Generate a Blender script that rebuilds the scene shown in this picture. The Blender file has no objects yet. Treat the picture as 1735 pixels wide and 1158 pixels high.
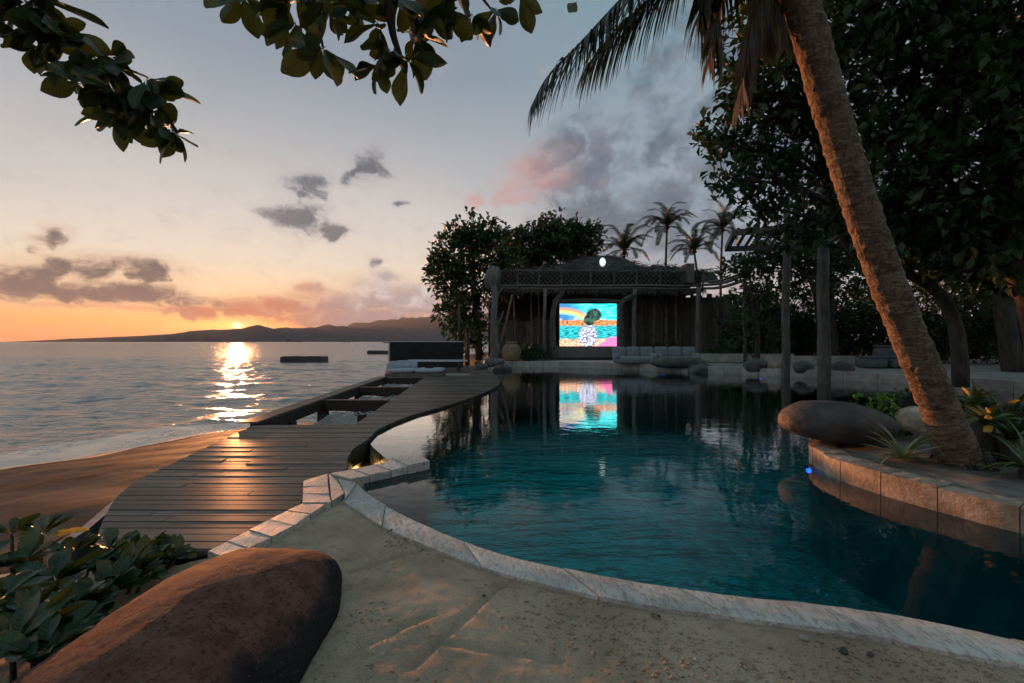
import bpy, bmesh, math, random
import numpy as np
from mathutils import Vector, Matrix, Quaternion, noise as mnoise
R = math.radians
random.seed(7); rng = np.random.default_rng(7)
sc = bpy.context.scene
COL = sc.collection

# ---------------------------------------------------------------- camera, sky, sun, exposure
F, CX, CY, CH = 771.0, 867.5, 579.0, 1.55          # focal length and centre in photo pixels, eye height
cd = bpy.data.cameras.new('camera'); cam = bpy.data.objects.new('camera', cd); COL.objects.link(cam)
cam.location = (0, 0, CH); cam.rotation_euler = (R(90), 0, 0)
cd.sensor_width = 36.0; cd.lens = 36.0 * F / 1735.0; cd.clip_start = 0.05; cd.clip_end = 40000
sc.camera = cam
sc.view_settings.view_transform = 'Standard'; sc.view_settings.look = 'None'
sc.view_settings.exposure = 0.515; sc.view_settings.gamma = 1.0; sc.view_settings.use_curve_mapping = False
sc.render.engine = 'CYCLES'
sc.cycles.use_denoising = True; sc.cycles.use_adaptive_sampling = True; sc.cycles.adaptive_threshold = .02; sc.cycles.adaptive_min_samples = 12
sc.cycles.max_bounces = 7; sc.cycles.diffuse_bounces = 3; sc.cycles.glossy_bounces = 3
sc.cycles.transmission_bounces = 4; sc.cycles.transparent_max_bounces = 8; sc.cycles.volume_bounces = 1
sc.cycles.sample_clamp_indirect = 4.0; sc.cycles.caustics_reflective = False; sc.cycles.caustics_refractive = False

SUN_AZ = math.atan((402 - CX) / F)                  # measured from +Y, negative towards the sea
SUN_EL = R(1.65)
SUN_DIR = Vector((math.sin(SUN_AZ) * math.cos(SUN_EL), math.cos(SUN_AZ) * math.cos(SUN_EL), math.sin(SUN_EL)))
sl = bpy.data.lights.new('sun', 'SUN'); so = bpy.data.objects.new('sun', sl); COL.objects.link(so)
sl.energy = 5.0; sl.angle = R(0.8); sl.color = (1.0, 0.37, 0.13)
so.rotation_euler = (-SUN_DIR).to_track_quat('-Z', 'Y').to_euler()

def lin(c):
    return tuple((x / 12.92 if x <= 0.04045 else ((x + 0.055) / 1.055) ** 2.4) for x in c)

class NT:
    """small node-graph writer"""
    def __init__(s, tree):
        s.t = tree; s.n = tree.nodes; s.l = tree.links
    def node(s, typ, **kw):
        n = s.n.new(typ)
        for k, v in kw.items(): setattr(n, k, v)
        return n
    def put(s, sock, v):
        if isinstance(v, bpy.types.NodeSocket): s.l.new(v, sock)
        elif v is not None:
            if hasattr(sock, 'default_value'):
                if sock.type == 'RGBA' and len(v) == 3: v = (*v, 1)
                sock.default_value = v
    def m(s, op, a, b=None, c=None, clamp=False):
        n = s.n.new('ShaderNodeMath'); n.operation = op; n.use_clamp = clamp
        s.put(n.inputs[0], a); s.put(n.inputs[1], b); s.put(n.inputs[2], c)
        return n.outputs[0]
    def add(s, a, b): return s.m('ADD', a, b)
    def sub(s, a, b): return s.m('SUBTRACT', a, b)
    def mul(s, a, b): return s.m('MULTIPLY', a, b)
    def vm(s, op, a, b=None):
        n = s.n.new('ShaderNodeVectorMath'); n.operation = op
        s.put(n.inputs[0], a)
        if b is not None: s.put(n.inputs[3 if op == 'SCALE' else 1], b)
        return n.outputs['Value'] if op in ('DOT_PRODUCT', 'LENGTH', 'DISTANCE') else n.outputs[0]
    def step(s, x, a, b, lo=0.0, hi=1.0):
        n = s.n.new('ShaderNodeMapRange'); n.interpolation_type = 'SMOOTHSTEP'
        s.put(n.inputs[0], x); s.put(n.inputs[1], a); s.put(n.inputs[2], b); s.put(n.inputs[3], lo); s.put(n.inputs[4], hi)
        return n.outputs[0]
    def lerp(s, x, a, b, lo=0.0, hi=1.0):
        n = s.n.new('ShaderNodeMapRange')
        s.put(n.inputs[0], x); s.put(n.inputs[1], a); s.put(n.inputs[2], b); s.put(n.inputs[3], lo); s.put(n.inputs[4], hi)
        return n.outputs[0]
    def mix(s, f, a, b, mode='MIX'):
        n = s.n.new('ShaderNodeMix'); n.data_type = 'RGBA'; n.blend_type = mode
        s.put(n.inputs[0], f); s.put(n.inputs[6], a); s.put(n.inputs[7], b)
        return n.outputs[2]
    def ramp(s, x, stops, interp='LINEAR'):
        n = s.n.new('ShaderNodeValToRGB'); cr = n.color_ramp; cr.interpolation = interp
        while len(cr.elements) < len(stops): cr.elements.new(0.5)
        for e, (p, c) in zip(cr.elements, stops):
            e.position = p; e.color = (*c, 1) if len(c) == 3 else c
        s.put(n.inputs[0], x)
        return n.outputs[0]
    def noise(s, vec, scale, detail=4.0, rough=0.55, dist=0.0, out=0, ntype=None):
        n = s.n.new('ShaderNodeTexNoise')
        s.put(n.inputs['Vector'], vec); s.put(n.inputs['Scale'], scale); s.put(n.inputs['Detail'], detail)
        s.put(n.inputs['Roughness'], rough); s.put(n.inputs['Distortion'], dist)
        return n.outputs[out]
    def voro(s, vec, scale, feature='F1', out='Distance', rnd=1.0):
        n = s.n.new('ShaderNodeTexVoronoi'); n.feature = feature
        s.put(n.inputs['Vector'], vec); s.put(n.inputs['Scale'], scale)
        if 'Randomness' in n.inputs: s.put(n.inputs['Randomness'], rnd)
        return n.outputs[out]
    def mapping(s, vec, loc=(0, 0, 0), rot=(0, 0, 0), scale=(1, 1, 1)):
        n = s.n.new('ShaderNodeMapping'); s.put(n.inputs[0], vec)
        n.inputs[1].default_value = loc; n.inputs[2].default_value = rot; n.inputs[3].default_value = scale
        return n.outputs[0]
    def comb(s, x, y, z=0.0):
        n = s.n.new('ShaderNodeCombineXYZ'); s.put(n.inputs[0], x); s.put(n.inputs[1], y); s.put(n.inputs[2], z)
        return n.outputs[0]
    def sep(s, v):
        n = s.n.new('ShaderNodeSeparateXYZ'); s.put(n.inputs[0], v); return n.outputs
    def bump(s, h, strength=0.5, dist=0.02, normal=None):
        n = s.n.new('ShaderNodeBump'); s.put(n.inputs['Height'], h); s.put(n.inputs['Strength'], strength)
        s.put(n.inputs['Distance'], dist)
        if normal is not None: s.put(n.inputs['Normal'], normal)
        return n.outputs[0]

world = bpy.data.worlds.new('World'); sc.world = world; world.use_nodes = True
world.cycles.sampling_method = 'MANUAL'; world.cycles.sample_map_resolution = 512
def build_sky():
    world.node_tree.nodes.clear()
    N = NT(world.node_tree)
    D = N.vm('NORMALIZE', N.node('ShaderNodeTexCoord').outputs['Generated'])
    x, y, z = N.sep(D)[:3]
    az = N.mul(N.m('ARCTAN2', x, y), 180 / math.pi)
    el = N.mul(N.m('ARCSINE', z), 180 / math.pi)
    daz = N.sub(az, math.degrees(SUN_AZ))
    daz = N.sub(N.m('MODULO', N.add(daz, 900.0), 360.0), 180.0)          # wrapped to -180..180
    adaz = N.m('ABSOLUTE', daz)
    t = N.lerp(el, 0.0, 90.0)
    e = lambda d: d / 90.0
    warm = N.ramp(t, [(e(0), lin((.93, .60, .40))), (e(2.2), lin((.97, .69, .42))), (e(4.6), lin((.96, .83, .66))), (e(9), lin((.90, .85, .78))),
                      (e(14), lin((.83, .81, .79))), (e(20.5), lin((.71, .72, .73))), (e(29), lin((.56, .61, .66))), (e(45), lin((.48, .56, .62))), (e(90), lin((.42, .51, .58)))])
    cool = N.ramp(t, [(e(0), lin((.66, .60, .62))), (e(5), lin((.70, .66, .68))), (e(12), lin((.68, .69, .73))), (e(20), lin((.62, .66, .71))),
                      (e(28), lin((.53, .63, .68))), (e(38), lin((.45, .59, .64))), (e(90), lin((.40, .50, .57)))])
    f = N.step(adaz, 14.0, 58.0)
    col = N.mix(f, warm, cool)
    # physical sky, low sun, as part of the light
    st = N.node('ShaderNodeTexSky', sky_type='NISHITA'); st.sun_disc = False
    st.sun_elevation = SUN_EL; st.sun_rotation = SUN_AZ; st.dust_density = 2.0
    col = N.mix(1.0, col, N.vm('SCALE', st.outputs[0], 0.007), 'ADD')
    # glow of the sun just above the ridge
    del_ = N.sub(el, math.degrees(SUN_EL))
    def gauss(sx, sy):
        a = N.mul(daz, 1 / sx); b = N.mul(del_, 1 / sy)
        return N.m('EXPONENT', N.mul(N.add(N.mul(a, a), N.mul(b, b)), -1.0))
    col = N.mix(1.0, col, N.vm('SCALE', (1.0, .46, .08), N.mul(gauss(13, 2.2), .30)), 'ADD')
    glow1 = N.vm('SCALE', (1.0, .50, .12), N.mul(gauss(4.5, .8), .50))
    glow2 = N.vm('SCALE', (1.0, .66, .26), N.mul(gauss(1.1, .6), .42))
    disc = N.vm('SCALE', (1.0, .86, .55), N.mul(gauss(.32, .32), 1.6))
    # ---- clouds: noisy ellipses on the sky sphere
    P = N.comb(az, el)
    def n2(vec, scale, detail, rough=.58, out=0):
        o = N.noise(vec, scale, detail, rough, out=out); o.node.noise_dimensions = '2D'; return o
    PS = N.comb(az, N.mul(el, 1.35))
    wx = N.mul(N.sub(n2(PS, .22, 2), .5), 5.0)
    puff = n2(N.vm('ADD', PS, N.comb(wx, 0.0)), .40, 8, .56)
    wy = N.mul(N.sub(puff, .5), 1.6)
    P2 = N.vm('ADD', P, N.comb(N.mul(wx, .8), wy))
    fine = n2(PS, 1.9, 4, .55)
    det = N.add(N.mul(N.sub(puff, .51), 1.25), N.mul(N.sub(fine, .5), .30))
    def sph(px, py):
        dx = px - CX
        return math.degrees(math.atan(dx / F)), math.degrees(math.atan((CY - py) / math.hypot(F, dx)))
    def field(blobs):
        acc = None
        for (px, py, rx, ry, rot) in blobs:
            a, b = sph(px, py); k = 57.3 / F
            cosf = math.cos(R(a)) ** 2
            mp = N.node('ShaderNodeMapping', vector_type='TEXTURE'); N.put(mp.inputs[0], P2)
            mp.inputs[1].default_value = (a, b, 0); mp.inputs[2].default_value = (0, 0, R(rot))
            mp.inputs[3].default_value = (max(rx * k * cosf, .3), max(ry * k * math.sqrt(cosf), .25), 1)
            d = N.vm('LENGTH', mp.outputs[0])
            acc = d if acc is None else N.m('MINIMUM', acc, d)
        return N.sub(1.0, N.m('MINIMUM', N.mul(acc, acc), 2.6))
    def density(blobs, amp=2.2, lo=-.05, hi=.75):
        d = N.add(field(blobs), N.mul(det, amp))
        return N.m('MAXIMUM', N.step(d, lo - .30, hi + .15), N.mul(N.step(d, lo - 1.25, hi), .42))
    # thin veil that goes right round the sky
    veil = N.step(n2(N.comb(N.mul(az, .5), el), .07, 4, .6), .50, .74)
    veil = N.mul(veil, N.step(el, 3, 16))
    col = N.mix(N.mul(veil, N.lerp(f, 0, 1, .10, .45)), col, lin((.50, .54, .60)))
    # big slate cloud rising to the upper right, with pink flank
    big = density([(1180, 130, 150, 90, 40), (1130, 190, 150, 60, 35), (1080, 260, 120, 60, 25), (1150, 340, 150, 45, 10), (1010, 285, 90, 35, 25),
                   (1280, 240, 180, 120, 0), (1110, 400, 170, 55, 0), (1240, 60, 160, 100, 30), (1420, 200, 260, 260, 0), (960, 240, 70, 26, 38), (1500, 60, 300, 120, 0), (1060, 350, 150, 70, 0), (1000, 420, 120, 50, 0), (1200, 420, 160, 60, 0)], 1.8, -.45, .8)
    shade = N.step(n2(P, .17, 3, .55), .36, .66)
    bigc = N.mix(N.mul(shade, N.lerp(puff, .3, .7, 1.3, .5)), lin((.34, .41, .47)), lin((.56, .63, .68)))
    col = N.mix(N.mul(big, .88), col, bigc)
    pink = density([(905, 290, 62, 34, 20), (930, 305, 50, 26, 15), (808, 340, 22, 13, 20), (870, 318, 40, 14, 35), (880, 335, 45, 12, 10)], 1.6, .0, 1.2)
    col = N.mix(N.mul(pink, .62), col, lin((.80, .60, .58)))
    lil = density([(990, 300, 55, 26, 10), (955, 262, 44, 22, 30), (1010, 250, 40, 20, 60)], 1.6, .0, 1.0)
    col = N.mix(N.mul(lil, .55), col, lin((.45, .47, .54)))
    # small dark puffs over the middle
    mid = density([(510, 368, 60, 28, -5), (520, 388, 36, 18, 0), (525, 315, 44, 20, 15), (625, 276, 30, 26, 10), (612, 292, 16, 10, 40), (680, 345, 12, 6, 0), (633, 448, 14, 10, -50), (560, 392, 40, 14, 10), (600, 300, 26, 12, 35)], 2.5, -.45, .95)
    midc = N.mix(N.m('POWER', mid, 1.5), lin((.66, .65, .67)), lin((.33, .37, .41)))
    col = N.mix(N.mul(mid, .85), col, midc)
    # slate bank over the sea, bright rims
    left = density([(55, 474, 120, 32, 0), (110, 458, 74, 26, 5), (228, 454, 96, 22, 0), (0, 492, 90, 24, 0), (140, 496, 130, 22, 0), (240, 497, 110, 22, -4), (95, 404, 34, 21, 5),
                    (70, 428, 20, 11, 0), (325, 512, 85, 13, -4), (-60, 470, 80, 30, 0), (-200, 440, 120, 40, 0)], 2.3, -.25, .90)
    leftc = N.mix(N.m('POWER', N.mul(left, N.lerp(puff, .35, .7, .85, 1.05)), 1.4), lin((.82, .66, .56)), lin((.34, .33, .35)))
    col = N.mix(N.mul(left, .92), col, leftc)
    low = density([(230, 525, 130, 8, -3), (330, 530, 90, 7, -5), (110, 520, 90, 6, 0), (430, 522, 80, 14, 0)], 1.6, .0, 1.0)
    col = N.mix(N.mul(low, .55), col, lin((.80, .52, .42)))
    # cumulus bank behind the hills
    bank = density([(470, 520, 90, 20, 0), (560, 515, 90, 26, 0), (640, 505, 70, 36, 0), (700, 510, 90, 34, 0), (400, 530, 70, 9, 0), (530, 490, 26, 14, 0), (655, 475, 26, 16, 0),
                    (780, 520, 120, 45, 0), (950, 520, 200, 60, 0), (1200, 520, 250, 60, 0), (620, 540, 170, 22, 0), (330, 530, 60, 10, 0)], 1.7, -.25, .65)
    bk = N.mix(N.step(adaz, 2, 13), lin((.76, .46, .36)), lin((.55, .52, .56)))
    bankc = N.mix(N.step(N.add(N.mul(puff, .7), N.mul(N.step(el, 1.0, 6.5), .35)), .45, .85), bk, N.mix(N.step(adaz, 4, 18), lin((.95, .74, .58)), lin((.84, .81, .80))))
    col = N.mix(N.mul(bank, .93), col, bankc)
    col = N.mix(1.0, col, glow1, 'ADD'); col = N.mix(1.0, col, glow2, 'ADD'); col = N.mix(1.0, col, disc, 'ADD')
    # below the horizon: the sea's far edge
    col = N.mix(N.step(el, -.6, -.1), lin((.45, .42, .42)), col)
    bg = N.node('ShaderNodeBackground'); N.put(bg.inputs[0], col); bg.inputs[1].default_value = 0.70
    N.l.new(bg.outputs[0], N.node('ShaderNodeOutputWorld').inputs[0])
build_sky()

# ---------------------------------------------------------------- helpers
def gp(px, py, z=0.0):
    """point of the level z that the photo shows at this pixel"""
    d = (CH - z) * F / (py - CY); return Vector(((px - CX) / F * d, d, z))
def at(px, py, d): return Vector(((px - CX) / F * d, d, CH + (CY - py) / F * d))

def link(o, parent=None):
    COL.objects.link(o)
    if parent is not None: o.parent = parent
    return o
def tag(o, label=None, cat=None, group=None, kind=None):
    if label: o['label'] = label
    if cat: o['category'] = cat
    if group: o['group'] = group
    if kind: o['kind'] = kind
    return o
def empty(name, loc=(0, 0, 0), rz=0.0):
    o = bpy.data.objects.new(name, None); o.location = loc; o.rotation_euler = (0, 0, rz); o.empty_display_size = .2
    return link(o)
def mesh(name, verts, faces, mat=None, smooth=False):
    me = bpy.data.meshes.new(name)
    me.from_pydata([tuple(v) for v in verts], [], [tuple(f) for f in faces]); me.update()
    if mat: me.materials.append(mat)
    if smooth: me.polygons.foreach_set('use_smooth', [True] * len(me.polygons))
    return me
def mobj(name, me, parent=None, loc=(0, 0, 0), rot=(0, 0, 0), scale=(1, 1, 1)):
    o = bpy.data.objects.new(name, me); o.location = loc; o.rotation_euler = rot; o.scale = scale
    return link(o, parent)

class MB:
    """collects shapes, builds ONE mesh object"""
    def __init__(s): s.v = []; s.f = []
    def add(s, vs, fs):
        b = len(s.v); s.v += [tuple(v) for v in vs]; s.f += [tuple(i + b for i in f) for f in fs]; return s
    def box(s, c, size, rz=0.0, M=None):
        hx, hy, hz = size[0] / 2, size[1] / 2, size[2] / 2
        vs = [Vector((x, y, z)) for x in (-hx, hx) for y in (-hy, hy) for z in (-hz, hz)]
        m = M or Matrix.Rotation(rz, 3, 'Z')
        vs = [m @ v + Vector(c) for v in vs]
        return s.add(vs, [(0, 1, 3, 2), (4, 6, 7, 5), (0, 4, 5, 1), (2, 3, 7, 6), (0, 2, 6, 4), (1, 5, 7, 3)])
    def beam(s, a, b, w, h):
        a, b = Vector(a), Vector(b); d = (b - a); L = d.length; q = d.to_track_quat('X', 'Z').to_matrix()
        return s.box((a + b) / 2, (L, w, h), M=q)
    def tube(s, pts, rad, n=8, cap=True, jitter=0.0):
        pts = [Vector(p) for p in pts]; k = len(pts)
        if not hasattr(rad, '__len__'): rad = [rad] * k
        vs = []; up = Vector((0, 0, 1)); prev = None
        for i, p in enumerate(pts):
            t = (pts[min(i + 1, k - 1)] - pts[max(i - 1, 0)]).normalized()
            if prev is None:
                a = t.cross(up)
                if a.length < .1: a = t.cross(Vector((1, 0, 0)))
                a.normalize()
            else:
                a = (prev - t * prev.dot(t)).normalized()
            prev = a; b = t.cross(a)
            for j in range(n):
                th = 2 * math.pi * j / n; r = rad[i] * (1 + (random.uniform(-jitter, jitter) if jitter else 0))
                vs.append(p + (a * math.cos(th) + b * math.sin(th)) * r)
        fs = [(i * n + j, i * n + (j + 1) % n, (i + 1) * n + (j + 1) % n, (i + 1) * n + j) for i in range(k - 1) for j in range(n)]
        if cap: fs += [tuple(range(n - 1, -1, -1)), tuple((k - 1) * n + j for j in range(n))]
        return s.add(vs, fs)
    def prism(s, poly, z0, z1):
        n = len(poly)
        vs = [(p[0], p[1], z0) for p in poly] + [(p[0], p[1], z1) for p in poly]
        fs = [tuple(range(n - 1, -1, -1)), tuple(range(n, 2 * n))] + [(i, (i + 1) % n, n + (i + 1) % n, n + i) for i in range(n)]
        return s.add(vs, fs)
    def lathe(s, prof, n=20, c=(0, 0, 0)):
        vs = [(c[0] + r * math.cos(2 * math.pi * j / n), c[1] + r * math.sin(2 * math.pi * j / n), c[2] + z) for r, z in prof for j in range(n)]
        k = len(prof)
        fs = [(i * n + j, i * n + (j + 1) % n, (i + 1) * n + (j + 1) % n, (i + 1) * n + j) for i in range(k - 1) for j in range(n)]
        fs += [tuple(range(n - 1, -1, -1)), tuple((k - 1) * n + j for j in range(n))]
        return s.add(vs, fs)
    def build(s, name, mat, parent=None, smooth=False, bevel=0.0, loc=(0, 0, 0)):
        me = mesh(name, s.v, s.f, mat, smooth)
        o = mobj(name, me, parent, loc)
        if bevel:
            md = o.modifiers.new('bevel', 'BEVEL'); md.width = bevel; md.segments = 2; md.limit_method = 'ANGLE'; md.angle_limit = R(40)
        return o

def copy_tree(o, parent=None):
    c = o.copy(); COL.objects.link(c)
    if parent is not None: c.parent = parent
    for ch in list(o.children): copy_tree(ch, c)
    return c

def catmull(pts, n=8, closed=False):
    pts = [Vector(p) for p in pts]; out = []; k = len(pts)
    rngi = range(k if closed else k - 1)
    for i in rngi:
        p0 = pts[(i - 1) % k] if closed or i > 0 else pts[0] * 2 - pts[1]
        p1, p2 = pts[i], pts[(i + 1) % k]
        p3 = pts[(i + 2) % k] if closed or i + 2 < k else pts[-1] * 2 - pts[-2]
        for j in range(n):
            t = j / n
            out.append(.5 * ((2 * p1) + (p2 - p0) * t + (2 * p0 - 5 * p1 + 4 * p2 - p3) * t * t + (3 * p1 - p0 - 3 * p2 + p3) * t ** 3))
    if not closed: out.append(pts[-1])
    return out

def fn(v, s=1.0, o=0.0): return mnoise.noise(Vector((v[0] * s + o, v[1] * s - o, v[2] * s + 2 * o)))
def fbm(v, s=1.0, oct=4, o=0.0):
    a, t = 1.0, 0.0
    for i in range(oct): t += a * fn(v, s, o + i * 7.3); s *= 2.03; a *= .5
    return t

# ---------------------------------------------------------------- materials
def new_mat(name):
    m = bpy.data.materials.new(name); m.use_nodes = True; m.node_tree.nodes.clear()
    N = NT(m.node_tree)
    out = N.node('ShaderNodeOutputMaterial'); b = N.node('ShaderNodeBsdfPrincipled'); N.l.new(b.outputs[0], out.inputs[0])
    co = N.node('ShaderNodeTexCoord').outputs['Object']
    return m, N, b, co, out
def surf(name, c1, c2, scale=4.0, rough=(.6, .85), bump=.4, bscale=None, bdist=.02, detail=6, stretch=(1, 1, 1), spec=.4, c3=None, s3=.8, world_co=False, rnd=0.0):
    """mottled natural surface: two or three colours by noise, roughness and bump"""
    m, N, b, co, out = new_mat(name)
    if world_co: co = N.node('ShaderNodeNewGeometry').outputs['Position']
    if rnd:
        oi = N.node('ShaderNodeObjectInfo').outputs['Random']
        co = N.vm('ADD', co, N.comb(N.mul(oi, 37.0), N.mul(oi, 91.0), N.mul(oi, 53.0)))
    v = N.mapping(co, scale=stretch)
    n1 = N.noise(v, scale, detail, .6)
    col = N.mix(N.step(n1, .32, .68), c1, c2)
    if c3 is not None: col = N.mix(N.mul(N.step(N.noise(v, scale * s3 * .35, 5, .6, .6), .52, .68), .8), col, c3)
    if rnd:
        hs = N.node('ShaderNodeHueSaturation'); N.put(hs.inputs['Color'], col); N.put(hs.inputs['Value'], N.lerp(oi, 0, 1, 1 - rnd, 1 + rnd)); col = hs.outputs[0]
    N.put(b.inputs['Base Color'], col)
    N.put(b.inputs['Roughness'], N.lerp(N.noise(v, scale * 2.3, 4), .3, .7, rough[0], rough[1]))
    b.inputs['Specular IOR Level'].default_value = spec
    if bump:
        h = N.add(N.noise(v, bscale or scale * 3, 8, .62), N.mul(N.noise(v, (bscale or scale * 3) * 5, 4, .6), .35))
        N.put(b.inputs['Normal'], N.bump(h, bump, bdist))
    return m
def wood(name, c1, c2, along='X', scale=6.0, rough=(.45, .7), rnd=.18, bump=.25, spec=.4):
    m, N, b, co, out = new_mat(name)
    oi = N.node('ShaderNodeObjectInfo').outputs['Random']
    off = N.vm('ADD', co, N.comb(N.mul(oi, 37.0), N.mul(oi, 91.0), N.mul(oi, 53.0)))
    st = {'X': (.06, 1, 1), 'Y': (1, .06, 1), 'Z': (1, 1, .06)}[along]
    v = N.mapping(off, scale=st)
    g = N.noise(v, scale * 4, 6, .65, .4)
    blot = N.noise(off, 1.3, 4)
    col = N.mix(N.step(g, .35, .68), c1, c2)
    col = N.mix(N.mul(N.step(blot, .45, .75), .45), col, tuple(x * .62 for x in c1))
    hs = N.node('ShaderNodeHueSaturation'); N.put(hs.inputs['Color'], col); N.put(hs.inputs['Value'], N.lerp(oi, 0, 1, 1 - rnd, 1 + rnd))
    N.put(b.inputs['Base Color'], hs.outputs[0])
    N.put(b.inputs['Roughness'], N.lerp(N.add(N.mul(g, .5), N.mul(blot, .5)), .3, .7, *rough))
    b.inputs['Specular IOR Level'].default_value = spec
    N.put(b.inputs['Normal'], N.bump(g, bump, .006))
    return m
def leafmat(name, c1, c2, rough=.42, trans=.12, spec=.4, veins=0.0):
    m, N, b, co, out = new_mat(name)
    oi = N.node('ShaderNodeObjectInfo').outputs['Random']
    geo = N.node('ShaderNodeNewGeometry')
    n = N.noise(geo.outputs['Position'], 2.1, 4)
    n2 = N.noise(geo.outputs['Position'], 23.0, 2)
    r = N.m('FRACT', N.add(N.add(N.mul(oi, 1.0), N.mul(geo.outputs['Random Per Island'], 1.0)), N.mul(n, .6)))
    col = N.mix(r, c1, c2)
    hs = N.node('ShaderNodeHueSaturation'); N.put(hs.inputs['Color'], col); N.put(hs.inputs['Value'], N.lerp(n2, .3, .7, .75, 1.25)); col = hs.outputs[0]
    if veins:
        vx, vy, vz = N.sep(co)[:3]; ay = N.m('ABSOLUTE', vy)
        st = N.m('FRACT', N.mul(N.sub(vx, N.mul(ay, .75)), veins))
        ln = N.m('MAXIMUM', N.step(N.m('ABSOLUTE', N.sub(st, .5)), .13, .03), N.step(ay, .004, .0015))
        col = N.mix(N.mul(ln, .45), col, (.13, .17, .07))
        col = N.mix(N.mul(N.step(N.noise(N.vm('ADD', co, N.comb(N.mul(oi, 50.0), oi)), 14, 3), .62, .72), .7), col, (.10, .060, .022))
    N.put(b.inputs['Base Color'], col); b.inputs['Roughness'].default_value = rough; b.inputs['Specular IOR Level'].default_value = spec
    if trans:
        tr = N.node('ShaderNodeBsdfTranslucent'); N.put(tr.inputs[0], N.mix(.5, col, (.10, .16, .01)))
        mx = N.node('ShaderNodeMixShader'); mx.inputs[0].default_value = trans
        N.l.new(b.outputs[0], mx.inputs[1]); N.l.new(tr.outputs[0], mx.inputs[2]); N.l.new(mx.outputs[0], out.inputs[0])
    return m
def plain(name, c, rough=.5, spec=.4, emit=None, es=1.0, metal=0.0):
    m, N, b, co, out = new_mat(name)
    n = N.noise(co, 9.0, 4)
    N.put(b.inputs['Base Color'], N.mix(N.step(n, .3, .7), tuple(x * .85 for x in c), c))
    b.inputs['Roughness'].default_value = rough; b.inputs['Specular IOR Level'].default_value = spec; b.inputs['Metallic'].default_value = metal
    if emit: b.inputs['Emission Color'].default_value = (*emit, 1); b.inputs['Emission Strength'].default_value = es
    return m
# ================================================================ sea, hills, haze
SEA = -1.2
def sea_mat():
    m, N, b, co, out = new_mat('sea_water')
    P = N.node('ShaderNodeNewGeometry').outputs['Position']
    lp = N.vm('LENGTH', P)
    v = N.mapping(P, rot=(0, 0, R(-28)), scale=(.42, 1, 1))
    w1 = N.noise(v, .55, 5, .62, .5)
    w2 = N.noise(v, 2.4, 4, .6, .3)
    w3 = N.noise(v, .10, 3, .6)
    h = N.add(N.add(N.mul(w1, .75), N.mul(w2, .42)), N.mul(w3, 1.1))
    N.put(b.inputs['Base Color'], (.15, .14, .128)); b.inputs['Roughness'].default_value = .22; b.inputs['IOR'].default_value = 2.1
    N.put(b.inputs['Normal'], N.bump(h, 1.0, N.lerp(lp, 10, 400, .40, 1.5)))
    return m
SEA_M = sea_mat()
def foam_mat():
    m, N, b, co, out = new_mat('foam_water')
    P = N.node('ShaderNodeNewGeometry').outputs['Position']
    W = N.vm('ADD', P, N.vm('SCALE', N.noise(P, 1.3, 4, .6, out=1), .9))
    lace = N.voro(W, 2.1, 'DISTANCE_TO_EDGE'); lace2 = N.voro(W, 5.5, 'DISTANCE_TO_EDGE')
    k = N.m('MAXIMUM', N.step(lace, .10, .02), N.mul(N.step(lace2, .09, .02), .8))
    k = N.mul(k, N.step(N.noise(P, .7, 4), .40, .62))
    N.put(b.inputs['Base Color'], N.mix(k, (.12, .10, .088), (.66, .63, .60))); N.put(b.inputs['Roughness'], N.lerp(k, 0, 1, .08, .6)); b.inputs['IOR'].default_value = 1.6
    N.put(b.inputs['Normal'], N.bump(N.add(N.noise(P, 3, 3), N.mul(k, .3)), .15, .02))
    return m
FOAM_M = foam_mat()

def shore(y):
    """x of the waterline"""
    ks = [(-30, -16), (0, -13.4), (6, -12.0), (9.8, -11.0), (10.6, -10.2), (13.2, -9.3), (14.4, -8.5), (15.4, -6.6), (16.4, -3.5), (18, 1.0), (40, 2.0)]
    for (a, xa), (b_, xb) in zip(ks, ks[1:]):
        if a <= y <= b_: return xa + (xb - xa) * (y - a) / (b_ - a)
    return ks[-1][1]
def swell(x, y):
    c, s = math.cos(R(-10)), math.sin(R(-10))
    u = y * c - x * s * 1.0
    h = 0
    for (y0, a, w, ph) in ((15.5, .10, .5, 0), (23, .10, .9, 1.3), (29, .16, 1.0, 2.0), (34, .16, 1.2, .5), (47, .16, 2.0, 3.1), (63, .2, 2.5, 4.0)):
        yy = y0 + .8 * math.sin(x * .13 + ph) - (x + 20) * .16
        k = .5 + .5 * math.sin(x * .07 + ph * 2.1)
        h += a * (.25 + .75 * k) * math.exp(-((y - yy) / w) ** 2)
    return h + .05 * fn((x, y, 0), .5) + .03 * fn((x, y, 3), 1.3)
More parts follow.
